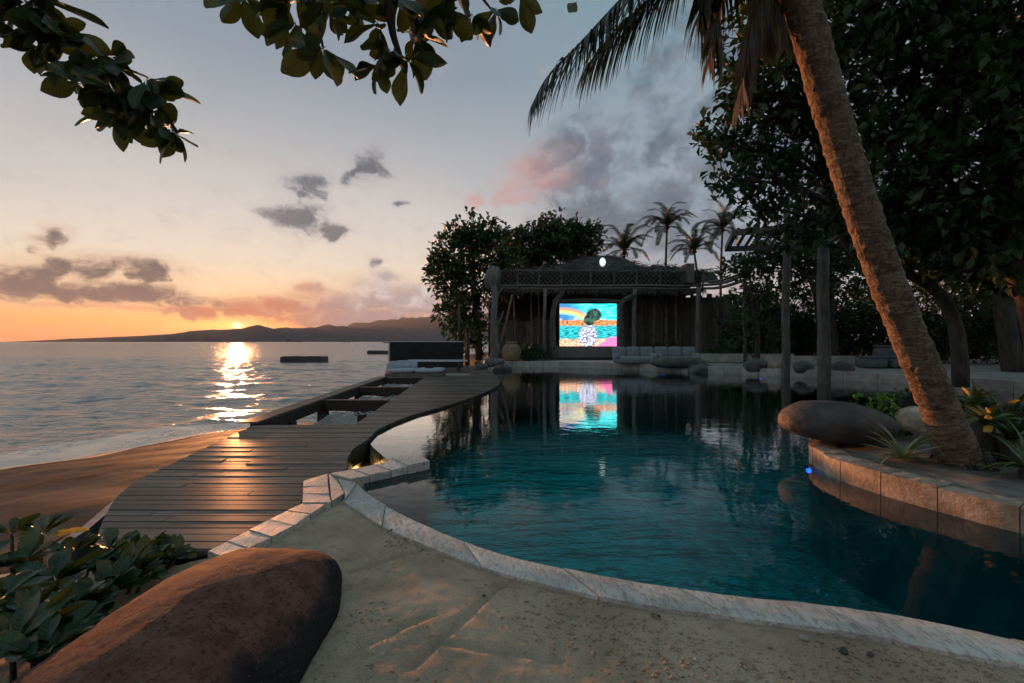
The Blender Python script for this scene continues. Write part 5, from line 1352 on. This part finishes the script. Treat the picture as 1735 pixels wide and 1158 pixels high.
tree('green_canopy_tree', (17.2, 25.2, .2), [Vector((17.2, 25.2, 0)), Vector((17, 25.2, 3)), Vector((16.4, 25, 5))], [lob(1290, 440, 25.5, 50, 24, 60), lob(1250, 455, 26, 34, 18, 30), lob(1330, 425, 25.5, 60, 34, 70), lob(1380, 450, 25.5, 60, 40, 70), lob(1440, 430, 25, 60, 60, 90), lob(1420, 500, 25, 60, 40, 60)],
     'mid green tree with upright leaves above the rope walkway', leaf=.30, per=9, seed=17, r0=.16, mat=LEAF2_M, twigs=.3)

def undergrowth():
    r = np.random.default_rng(21); n = 15000
    x = r.uniform(15.5, 60, n); y = 36 + r.uniform(-1.2, 4, n) - np.clip((x - 30) * .45, 0, 14); h = 3.6 + 1.6 * np.sin(x * .7) + .9 * np.sin(x * 1.9 + 1)
    z = .15 + h * r.random(n) ** .8
    C = np.stack([x, y, z], 1); D = r.normal(0, 1, (n, 3)) + np.array([0, -.5, .3])
    o = leaf_cloud('undergrowth', C, D, r.uniform(.35, .75, n), LEAF_M, None, 21); tag(o, 'dark tangled undergrowth closing the garden behind the trees', None, None, 'stuff')
undergrowth()
# --- palms
def frond_mesh(name, rach, leaf_len, n, mat, seed, w=.035, droop=.8, rr=.03, gap0=.06, plane=None):
    """one palm frond: rachis with hanging leaflets on both sides (one part)"""
    rd = random.Random(seed); pts = catmull(rach, 8); mb = MB()
    k = len(pts); mb.tube(pts, [rr * (1 - .85 * i / k) for i in range(k)], 5)
    Ls = [0]
    for a, b in zip(pts, pts[1:]): Ls.append(Ls[-1] + (b - a).length)
    def smp(t):
        s = t * Ls[-1]; i = 0
        while i < k - 2 and Ls[i + 1] < s: i += 1
        u = (s - Ls[i]) / max(1e-6, Ls[i + 1] - Ls[i]); return pts[i].lerp(pts[i + 1], u), (pts[i + 1] - pts[i]).normalized()
    for i in range(n):
        t = gap0 + (1 - gap0) * (i + .5) / n
        p, tg = smp(t)
        side = tg.cross(Vector((0, 0, 1)))
        if plane: side = Vector(plane)
        if side.length < .05: side = Vector((1, 0, 0))
        side.normalize()
        L = leaf_len * (.45 + .9 * math.sin(math.pi * min(1, .12 + t * .80))) * rd.uniform(.85, 1.1) * (1 if t < .93 else .7)
        for s in (-1, 1):
            d0 = (side * s * rd.uniform(.75, 1.0) + tg * (.45 + .5 * t) + Vector((0, 0, rd.uniform(-.05, .25)))).normalized()
            q = Vector(p); d = d0.copy(); prev = None; ww = w * rd.uniform(.8, 1.1); wv = tg.cross(d0); wv = d0.cross(wv).normalized() if wv.length > .01 else tg
            vs = []; seg = 4
            for j in range(seg + 1):
                u = j / seg; hw = ww * .5 * (1 - u ** 1.6) * (.55 + .9 * min(1, u * 3)) if j < seg else 0.002
                vs += [q + wv * hw, q - wv * hw]
                d = (d + Vector((0, 0, -1)) * droop * (.35 + .5 * u) * rd.uniform(.7, 1.2)).normalized(); q = q + d * L / seg
            mb.add(vs, [(2 * j, 2 * j + 1, 2 * j + 3, 2 * j + 2) for j in range(seg)])
    return mesh(name, mb.v, mb.f, mat)
def palm(base, top, r0, label, seed, nf=24, fl=3.6, n=44):
    rd = random.Random(seed); b, t = Vector(base), Vector(top)
    e = empty('coconut_palm', base); tag(e, label, 'palm', 'coconut palms beyond the pavilion')
    mid = b.lerp(t, .5) + Vector((rd.uniform(-.6, .6), 0, 0))
    pts = catmull([b, mid, t], 12); k = len(pts)
    MB().tube([p - b for p in pts], [r0 * (1.3 - .6 * i / k) * (1 + .06 * (i % 2)) for i in range(k)], 8).build('trunk', TBARK_M, e, True)
    vm = [frond_mesh('frond', [(0, 0, 0), (fl * .33, 0, fl * .17 * z), (fl * .68, 0, fl * .22 * z - fl * .04 * q), (fl * 1.0, 0, fl * .18 * z - fl * .20 * q)], fl * .15, n, PALM_M, seed + i, fl * .017, .22, .04) for i, (z, q) in enumerate(((1.9, .5), (1.3, 1.0), (.6, 1.5), (3.0, .2)))]
    for i in range(nf):
        u = i / nf; ty = rd.choice((3, 0, 0)) if u < .35 else (rd.choice((0, 1)) if u < .7 else rd.choice((1, 2)))
        mobj('frond', vm[ty], e, t - b, (rd.uniform(-.2, .2), rd.uniform(-.25, .12) + (.55 if u > .75 else 0) - (.35 if u < .2 else 0), i * 2.39996), [rd.uniform(.85, 1.1)] * 3)
    MB().tube([t - b - Vector((0, 0, .5)), t - b, t - b + Vector((0, 0, .6))], [.16, .26, .08], 8).build('crownshaft', PALM_M, e, True)
    for i in range(5):
        a = i * 1.25; o = boulder('coconut', t - b + Vector((.24 * math.cos(a), .24 * math.sin(a), -.25)), (.11, .11, .14), 0, DRYP_M, None, None, seed=i, sub=2); o.parent = e
        for kk in ('label', 'category'):
            if kk in o: del o[kk]
palm(g(1138, 58), A(1130, 383, 58), .17, 'slender coconut palm rising highest left of the trio', 1)
palm(g(1180, 55), A(1176, 424, 55), .17, 'short coconut palm standing between two taller ones', 2, fl=3.3)
palm(g(1226, 60), A(1224, 388, 60), .17, 'tall coconut palm nearest the slatted canopy', 3, fl=3.6)
palm(g(1062, 50), A(1058, 425, 50), .18, 'bushy coconut palm just behind the pavilion roof crest', 4, fl=3.2)

# the near leaning palm
NPB = Vector((at(1632, 780, 5.1).x, 5.1, .12))
np_ = empty('coconut_palm', NPB); tag(np_, 'big leaning coconut palm on the island, its left side lit orange', 'palm')
def palm_bark():
    m, N, b, co, out = new_mat('palm_bark')
    n = N.noise(co, 5, 5, .6); fine = N.noise(N.mapping(co, scale=(1, 1, .35)), 34, 5, .65)
    hatch = N.noise(N.mapping(co, scale=(1, 1, 3.2)), 12, 3, .5)
    col = N.mix(N.step(n, .3, .7), (.12, .078, .052), (.26, .18, .125)); col = N.mix(N.mul(N.step(fine, .5, .68), .75), col, (.055, .038, .028)); col = N.mix(N.mul(N.step(hatch, .52, .62), .5), col, (.36, .28, .22))
    N.put(b.inputs['Base Color'], col); b.inputs['Roughness'].default_value = .85; b.inputs['Specular IOR Level'].default_value = .2
    N.put(b.inputs['Normal'], N.bump(N.add(fine, hatch), .9, .02)); return m
def build_near_palm():
    cp = [(1632, 800, 5.1, .215), (1620, 765, 5.08, .19), (1592, 690, 5.0, .168), (1536, 560, 4.85, .155), (1482, 420, 4.7, .15), (1436, 280, 4.55, .148), (1398, 150, 4.4, .146), (1358, 10, 4.25, .142), (1322, -100, 4.15, .14), (1285, -200, 4.05, .135)]
    pts = catmull([at(*c[:3]) - NPB for c in cp], 22); rad = np.interp(np.linspace(0, 1, len(pts)), np.linspace(0, 1, len(cp)), [c[3] for c in cp])
    n = 28; vs = []; up = Vector((0, 1, 0))
    for i, p in enumerate(pts):
        t = (pts[min(i + 1, len(pts) - 1)] - pts[max(i - 1, 0)]).normalized(); a = t.cross(up).normalized(); b = t.cross(a)
        for j in range(n):
            th = 2 * math.pi * j / n
            ph = (i + .8 * fn((math.cos(th) * 2, math.sin(th) * 2, i * .08), 1)) / 3.6
            scar = .085 * (1 - (ph - math.floor(ph))) ** 2
            r = rad[i] * (1 + scar + .06 * fbm((p.x + math.cos(th) * .2, p.y + math.sin(th) * .2, p.z), 6, 3))
            vs.append(p + (a * math.cos(th) + b * math.sin(th)) * r)
    k = len(pts)
    fs = [(i * n + j, i * n + (j + 1) % n, (i + 1) * n + (j + 1) % n, (i + 1) * n + j) for i in range(k - 1) for j in range(n)]
    mobj('trunk', mesh('trunk', vs, fs, palm_bark()), np_)
    rt = MB()
    for i in range(46):
        a = i * 2.4; r_ = .19 + .03 * (i % 3); rt.tube([(r_ * math.cos(a) * .8, r_ * math.sin(a) * .8, .16 + .03 * (i % 4)), (r_ * math.cos(a) * 1.1, r_ * math.sin(a) * 1.1, .07), ((r_ + .09 + .02 * (i % 5)) * math.cos(a + .1), (r_ + .09 + .02 * (i % 5)) * math.sin(a + .1), -.02)], [.014, .013, .008], 4)
    rt.build('roots', TBARK_M, np_, True)['kind'] = 'stuff'
    W = lambda *p: at(*p) - NPB
    crown = pts[-1]
    fr = [([crown, W(1200, -130, 3.95), W(1075, -22, 3.8), W(985, 72, 3.7), W(930, 128, 3.65), W(899, 183, 3.62)], .52, 110, PALM_M, .8),
          ([crown, W(1230, -150, 4.2), W(1140, -40, 4.3), W(1060, 40, 4.35), W(1010, 95, 4.4), W(985, 128, 4.4)], .48, 96, PALM_M, .9),
          ([crown, W(1270, -160, 3.9), W(1240, -70, 3.85), W(1222, 10, 3.85), W(1208, 70, 3.9), W(1200, 110, 3.9)], .45, 84, DRYP_M, 1.1),
          ([crown, W(1290, -150, 4.3), W(1285, -60, 4.4), W(1272, 40, 4.45), W(1260, 120, 4.5), W(1254, 185, 4.5)], .42, 84, DRYP_M, 1.1),
          ([crown, W(1310, -170, 4.4), W(1310, -60, 4.6), W(1300, 20, 4.7), W(1290, 90, 4.8)], .40, 70, DRYP_M, 1.1),
          ([crown, W(1260, -150, 4.0), W(1215, -60, 4.1), W(1190, 5, 4.2), W(1180, 40, 4.2)], .5, 70, PALM_M, 1.1), ([crown, W(1300, -160, 4.5), W(1330, -60, 4.9), W(1335, 20, 5.2), W(1330, 80, 5.3)], .5, 70, DRYP_M, 1.1),
          ([crown, W(1150, -260, 3.6), W(1000, -240, 3.3), W(860, -130, 3.0)], .46, 44, PALM_M, .8), ([crown, W(1400, -300, 4.2), W(1550, -280, 4.4), W(1680, -150, 4.6)], .46, 44, PALM_M, .8),
          ([crown, W(1350, -330, 4.8), W(1400, -330, 5.8), W(1430, -200, 6.6)], .46, 40, PALM_M, .8), ([crown, W(1250, -300, 3.4), W(1230, -420, 2.6), W(1200, -400, 1.9)], .46, 40, PALM_M, .8)]
    for i, (rc, ll, n_, m_, dr) in enumerate(fr):
        mobj('frond', frond_mesh('frond', rc, ll, n_, m_, 40 + i, .036, dr, .022), np_)
    MB().tube([crown - Vector((0, 0, .1)), crown + Vector((-.05, 0, .15)), crown + Vector((-.08, 0, .4))], [.17, .2, .05], 10).build('crownshaft', DRYP_M, np_, True)
build_near_palm()

# --- island plants
p = gp(1532, 783, .17); strap_plant('spiky_rosette', (p.x, p.y, .19), 'spiky green rosette in front of the palm trunk', 28, .60, .055, leafmat('agave_leaf', (.24, .28, .13), (.36, .40, .22), .45, .1), 21, 'plant', (.35, 1.3), .5)
CROT_M = leafmat('croton_leaf', (.08, .14, .035), (.17, .20, .05), .4, .15)
for i, (px, py, d, n, ln, lab) in enumerate(((1672, 720, 5.2, 26, .42, 'croton bush with yellow leaves right of the palm trunk'), (1712, 745, 5.0, 22, .40, 'croton at the right edge in front of the strap plant'), (1650, 690, 6.0, 20, .40, 'croton just behind the palm trunk'))):
    q = at(px, py, d); e = strap_plant('croton', (q.x, d, .14), lab, n, ln, .075, CROT_M if i != 1 else SHRUB_M, 70 + i, 'croton', (.1, 1.3), 1.0, stem=max(.1, q.z - .14))
for (px, py, d, L, rz, ry, par) in ((1674, 692, 5.02, .13, .8, .5, 0), (1667, 731, 4.95, .15, .3, -.3, 0), (1644, 671, 5.5, .12, 2.0, -.9, 2), (1728, 678, 5.0, .10, 2.6, .4, 1), (1668, 708, 4.98, .10, .1, .0, 0)):
    par_o = [o for o in bpy.data.objects if o.name.startswith('croton') and o.type == 'EMPTY'][par]
    vs = []; 
    for i in range(7):
        t = i / 6; w = .26 * L * 2 * math.sin(math.pi * min(1, .06 + t * .94)) * .5; vs += [(t * L, -w, .02 * L * 4 * t * t), (t * L, 0, -.01), (t * L, w, .02 * L * 4 * t * t)]
    me = mesh('yellow_leaf', vs, [(i * 3 + j, (i + 1) * 3 + j, (i + 1) * 3 + j + 1, i * 3 + j + 1) for i in range(6) for j in range(2)], YEL_M, True)
    o = mobj('yellow_leaf', me, par_o, at(px, py, d) - par_o.location, (R(50), ry, rz)); o['label'] = 'bright yellow leaf among the green ones'
for (px, d, n, ln, sd, lab) in ((1700, 6.4, 40, 1.0, 81, 'large strap-leaved plant at the right edge behind the crotons'), (1640, 6.9, 28, .75, 82, 'strap-leaved plant behind the palm trunk'), (1740, 4.6, 24, .5, 83, 'low strap-leaved plant cut by the right edge')):
    strap_plant('strap_plant', (at(px, 0, d).x, d, .14), lab, n, ln, .06, CROT_M if sd != 81 else SHRUB_M, sd, 'plant', (.2, 1.4), .9, stem=.12)
LIME_M = leafmat('lime_leaf', (.14, .30, .03), (.28, .45, .07), .45, .3)
shrub((at(1492, 0, 6.75).x, 6.75, .15), .26, 34, .075, 'bright green small-leaved bush behind the flat boulder', 90, LIME_M, h=.34, per=8)
shrub((at(1452, 0, 6.9).x, 6.9, .15), .10, 9, .07, 'sprig of yellow green leaves at the back of the flat boulder', 91, LIME_M, h=.36, per=6)
shrub((at(1527, 0, 6.9).x, 6.9, .15), .22, 26, .10, 'dark leafed bush between the green bush and the palm trunk', 92, LEAF_M, h=.34, per=8)
pl = MB()
for i in range(9):
    a = i * .7; L_ = .10 + .02 * (i % 3)
    pl.add([(0, 0, .01), (L_ * .5 * math.cos(a) - .015 * math.sin(a), L_ * .5 * math.sin(a) + .015 * math.cos(a), .035), (L_ * math.cos(a), L_ * math.sin(a), .012), (L_ * .5 * math.cos(a) + .015 * math.sin(a), L_ * .5 * math.sin(a) - .015 * math.cos(a), .03)], [(0, 1, 2, 3)])
q = gp(1508, 776, .17); o = pl.build('dead_leaves', DRYP_M, None, loc=(q.x, q.y, .17)); tag(o, 'scatter of dead leaves on the island sand', None, None, 'stuff')

# --- big near leaves
def obovate(name, L, W, curl, mat, wav=.02, seed=0):
    """broad leaf, widest beyond the middle, folded along the midrib"""
    n = 8; vs = []; rd = random.Random(seed)
    for i in range(n + 1):
        t = i / n; w = W * .5 * (math.sin(math.pi * t ** 1.45) ** .75 if 0 < t < 1 else .0) + (.012 * L if i == 0 else 0)
        if i == n: w = .03 * L
        x = L * (t - .06 * curl * t * t); z = -L * curl * .35 * t * t
        for s in (-1, -.5, 0, .5, 1):
            vs.append((x - abs(s) * .04 * L * (1 - t), w * s, z + abs(s) * w * .28 + wav * L * math.sin(t * 9 + s * 2 + seed) * abs(s)))
    fs = [(i * 5 + j, (i + 1) * 5 + j, (i + 1) * 5 + j + 1, i * 5 + j + 1) for i in range(n) for j in range(4)]
    st = len(vs); vs += [(-.16 * L, -.008 * L, .01 * L), (-.16 * L, .008 * L, .01 * L), (.02 * L, .008 * L, -.004 * L), (.02 * L, -.008 * L, -.004 * L)]; fs.append((st, st + 1, st + 2, st + 3))
    # raised pale midrib
    st = len(vs)
    for i in range(n + 1):
        c = vs[i * 5 + 2]; ww = .010 * L * (1 - .8 * i / n); vs += [(c[0], -ww, c[2] - .002 * L), (c[0], 0, c[2] - .012 * L), (c[0], ww, c[2] - .002 * L)]
    fs += [(st + i * 3 + j, st + (i + 1) * 3 + j, st + (i + 1) * 3 + j + 1, st + i * 3 + j + 1) for i in range(n) for j in range(2)]
    return mesh(name, vs, fs, mat, True)
def rosette(parent, c, axis, n, meshes, rd, tight=.9, size=1.0, roll=.5):
    """leaves fanned round a twig tip; c in parent space"""
    ax = Vector(axis).normalized(); a = ax.orthogonal().normalized(); b = ax.cross(a)
    for i in range(n):
        ph = i * 2.39996 + rd.uniform(-.4, .4); k = tight * rd.uniform(.5, 1.25)
        d = (ax * rd.uniform(.2, 1.0) + (a * math.cos(ph) + b * math.sin(ph)) * k + Vector((0, 0, rd.uniform(-.3, .15)))).normalized()
        q = d.to_track_quat('X', 'Z') @ Quaternion((1, 0, 0), rd.uniform(-roll, roll))
        o = mobj('leaf', rd.choice(meshes), parent, Vector(c) + d * .02); o.rotation_mode = 'QUATERNION'; o.rotation_quaternion = q; s = size * rd.uniform(.55, 1.2); o.scale = (s, s, s)
def build_overhang():
    rd = random.Random(77); base = Vector((-2.6, -1.6, -.05))
    e = empty('almond_tree', base); tag(e, 'overhanging almond tree, its leafy twigs hanging into the top of the picture', 'tree')
    T = lambda px, py, d: at(px, py, d) - base
    ms = [obovate('leaf', L, L * w, c, LEAFN_M, .02, i) for i, (L, w, c) in enumerate(((.24, .56, .3), (.21, .60, .6), (.26, .53, .1), (.18, .62, .8), (.23, .52, -.3)))]
    MB().tube(catmull([Vector((0, 0, 0)), Vector((.2, .1, 1.6)), Vector((.5, .5, 2.9)), Vector((.9, 1.2, 3.7))], 5), [.22 * (1 - .025 * i) for i in range(16)], 12, jitter=.05).build('trunk', TBARK_M, e, True)
    limbs = [([Vector((.9, 1.2, 3.7)), T(-150, -120, 2.3), T(-30, -20, 2.4), T(70, 48, 2.45), T(140, 95, 2.5), T(205, 140, 2.5), T(262, 175, 2.5), T(300, 225, 2.5)], .030),
             ([Vector((.9, 1.2, 3.7)), T(400, -330, 2.2), T(620, -120, 2.3), T(655, 0, 2.35), T(666, 60, 2.4), T(678, 95, 2.42)], .040),
             ([T(620, -120, 2.3), T(560, -40, 2.35), T(540, 30, 2.4), T(547, 80, 2.42)], .014), ([T(655, -20, 2.35), T(700, 30, 2.4), T(705, 90, 2.45)], .012), ([T(620, -120, 2.3), T(760, -70, 2.5), T(815, -5, 2.6), T(835, 20, 2.6)], .012),
             ([T(760, -70, 2.5), T(900, -60, 2.6), T(960, -20, 2.6)], .010), ([T(-150, -120, 2.3), T(-20, 45, 2.2), T(30, 55, 2.3)], .006), ([T(-150, -120, 2.3), T(30, -40, 2.3), T(70, -5, 2.4)], .012), ([T(560, -40, 2.35), T(440, -50, 2.4), T(408, -15, 2.4)], .008)]
    for pl_, r in limbs:
        q = catmull(pl_, 4); MB().tube(q, [r * (1 - .75 * i / len(q)) + .002 for i in range(len(q))], 7).build('branch', TBARK_M, e, True)
    ros = [(30, 10, 2.4, 6, .3, .9), (75, 30, 2.42, 6, .4, .8), (55, 75, 2.45, 4, -.6, .8), (118, 62, 2.5, 6, .2, .8), (150, 95, 2.5, 6, .3, .85), (120, 128, 2.5, 4, -.7, .75), (190, 105, 2.5, 6, .7, .8), (180, 150, 2.5, 6, -.3, .85), (225, 150, 2.5, 6, .6, .7), (265, 150, 2.5, 6, .8, .7), (205, 195, 2.5, 5, -.4, .8), (255, 190, 2.5, 6, .1, .75), (295, 225, 2.5, 7, .3, .7), (60, -5, 2.4, 6, .4, 1.0),
           (408, -12, 2.4, 4, 0, .8), (485, 5, 2.4, 6, -.5, .9), (500, 40, 2.4, 5, -.3, .9), (547, 82, 2.42, 6, 0, .85), (555, 20, 2.4, 6, 0, .9), (600, 5, 2.4, 6, 0, .9), (640, 40, 2.4, 6, -.3, .9), (660, 85, 2.42, 6, -.3, .85), (640, 110, 2.45, 4, -.3, .8), (690, 100, 2.45, 7, .3, .85), (705, 60, 2.45, 6, .4, .9), (720, 20, 2.45, 6, .5, .95), (680, -5, 2.4, 6, 0, 1.0), (750, 10, 2.45, 5, .7, .85), (800, 25, 2.6, 6, -.2, .7), (840, 15, 2.6, 5, .3, .7), (880, -10, 2.6, 4, .2, .7), (950, -5, 2.6, 1, .1, 1.0), (978, 2, 2.6, 1, .15, .8), (590, -40, 2.4, 8, 0, 1), (500, -35, 2.4, 7, 0, 1), (760, -40, 2.4, 7, 0, 1)]
    for (px, py, d, n, lean, sz) in ros:
        if px < 330: rosette(e, T(px + rd.uniform(-22, 22), py + rd.uniform(-18, 18), d + rd.uniform(-.1, .1)), (lean + rd.uniform(-.5, .5), rd.uniform(-.4, .4), -.7), n, ms, rd, .95, sz * .95, 1.3)
        rosette(e, T(px, py, d), (lean, rd.uniform(-.4, .4), -.9), n + (2 if n > 2 else 0), ms, rd, .95, sz * .92, 1.3)
build_overhang()
# more of that tree's crown and unseen trees behind, added to dim ambient light
def more_crown():
    e = [o for o in bpy.data.objects if o.get('label', '').startswith('overhanging almond')][0]; r = np.random.default_rng(4); off = np.array(e.location)
    Cs, Ds, Ss = [], [], []
    for c, rad, n in (((-1.5, -.6, 4.6), (2.2, 1.2, .6), 30), ((-3.2, -2.5, 4.4), (2.4, 2.2, 1.2), 60), ((-1.0, -4.0, 5.2), (3.0, 2.2, 1.4), 60)):
        d = r.normal(0, 1, (n, 3)); d /= np.linalg.norm(d, axis=1, keepdims=True); P = np.array(c) + d * (r.random(n) ** .4)[:, None] * np.array(rad) - off
        for p in P: Cs.append(p + r.normal(0, .08, (9, 3))); Ds.append(r.normal(0, 1, (9, 3)) + np.array([0, 0, .3])); Ss.append(.28 * r.uniform(.6, 1.2, 9))
    leaf_cloud('crown', np.concatenate(Cs), np.concatenate(Ds), np.concatenate(Ss), LEAFN_M, e, 4)
more_crown()
for i, (x, y, lab) in enumerate(((-6.5, -8.5, 'unseen tree added behind the viewpoint to dim the light on the beach side'), (9.5, -6.5, 'unseen tree added behind the viewpoint to dim the light on the garden side'))):
    tree('light_blocking_tree', (x, y, -.1), [Vector((x, y, -.1)), Vector((x + .2, y, 2.5)), Vector((x, y + .4, 5))], [((x, y, 5.5), (4, 3, 2.6), 130), ((x - 3, y, 4.2), (3, 2.6, 2.4), 90), ((x + 3, y + .5, 4.6), (3, 2.6, 2.4), 90), ((x, y, 8), (4.5, 3.5, 2.4), 120), ((x, y + 1, 2.2), (5, 1.5, 1.8), 80)], lab, leaf=.5, per=9, seed=100 + i, r0=.3, twigs=.1)
def build_scaevola():
    rd = random.Random(5); base = Vector((-2.7, 2.7, -.35))
    e = empty('beach_shrub', base); tag(e, 'low shrub of broad glossy leaves beside the large dark boulder', 'shrub')
    ms = [obovate('leaf', L, L * w, c, SHRUB_M, .02, i) for i, (L, w, c) in enumerate(((.21, .46, .3), (.18, .52, .5), (.23, .42, .2), (.15, .52, .1)))]
    sp = [(72, 905, 3.25, 1.0), (125, 935, 3.05, .9), (40, 960, 2.8, 1.0), (20, 905, 3.05, .9), (185, 930, 3.15, .85), (232, 940, 3.2, .8), (275, 938, 3.3, .7), (305, 950, 3.35, .65), (95, 985, 2.65, 1.0), (150, 965, 2.85, .95), (10, 1010, 2.4, 1.0), (55, 1045, 2.3, 1.0), (205, 960, 2.95, .85), (250, 962, 3.05, .75), (20, 1095, 2.0, .95), (110, 1040, 2.35, .9), (-40, 960, 2.7, 1.0), (-50, 1050, 2.2, 1), (70, 1110, 1.95, .8), (165, 1005, 2.55, .8), (205, 985, 2.72, .8), (235, 968, 2.88, .8), (150, 1035, 2.4, .8), (115, 1075, 2.2, .85), (272, 955, 3.08, .7), (185, 1005, 2.6, .75), (90, 1120, 2.0, .8), (60, 1080, 2.12, .9), (300, 945, 3.2, .6), (130, 1060, 2.3, .8), (250, 975, 2.9, .6)]
    for (px, py, d, sz) in sp:
        c = at(px, py, d) - base
        rt = Vector((c.x * .75 - .05, c.y * .75, 0)); MB().tube(catmull([rt, rt.lerp(c, .6) + Vector((0, 0, .05)), c], 4), [.016, .015, .014, .013, .012, .011, .010, .009, .008], 6).build('stem', TBARK_M, e, True)
        rosette(e, c, (rd.uniform(-.3, .5), rd.uniform(-.5, .2), 1.0), 14, ms, rd, 1.2, sz, .7)
    yl = obovate('yellow_leaf', .16, .05, .6, YEL_M, .03, 9)
    for (px, py, d, rz) in ((82, 908, 3.1, .3), (105, 903, 3.1, .1), (45, 905, 3.15, 2.7)):
        o = mobj('yellow_leaf', yl, e, at(px, py, d) - base, (.6, -.2, rz)); o['label'] = 'withered yellow leaf'
build_scaevola()
# bits of dry leaf on the near sand
for i, (px, py, rz, lab) in enumerate(((658, 903, .8, 'curled dry leaf on the sand beside the coping'), (1120, 1050, 2.0, 'dry leaf scrap on the sand by the middle coping stones'))):
    p = gp(px, py, -.02); o = mobj('dry_leaf', obovate('dry_leaf', .075, .03, 1.2, DRYP_M, .06, i), None, (p.x, p.y, -.012), (.3, -.2, rz)); tag(o, lab, 'leaf')
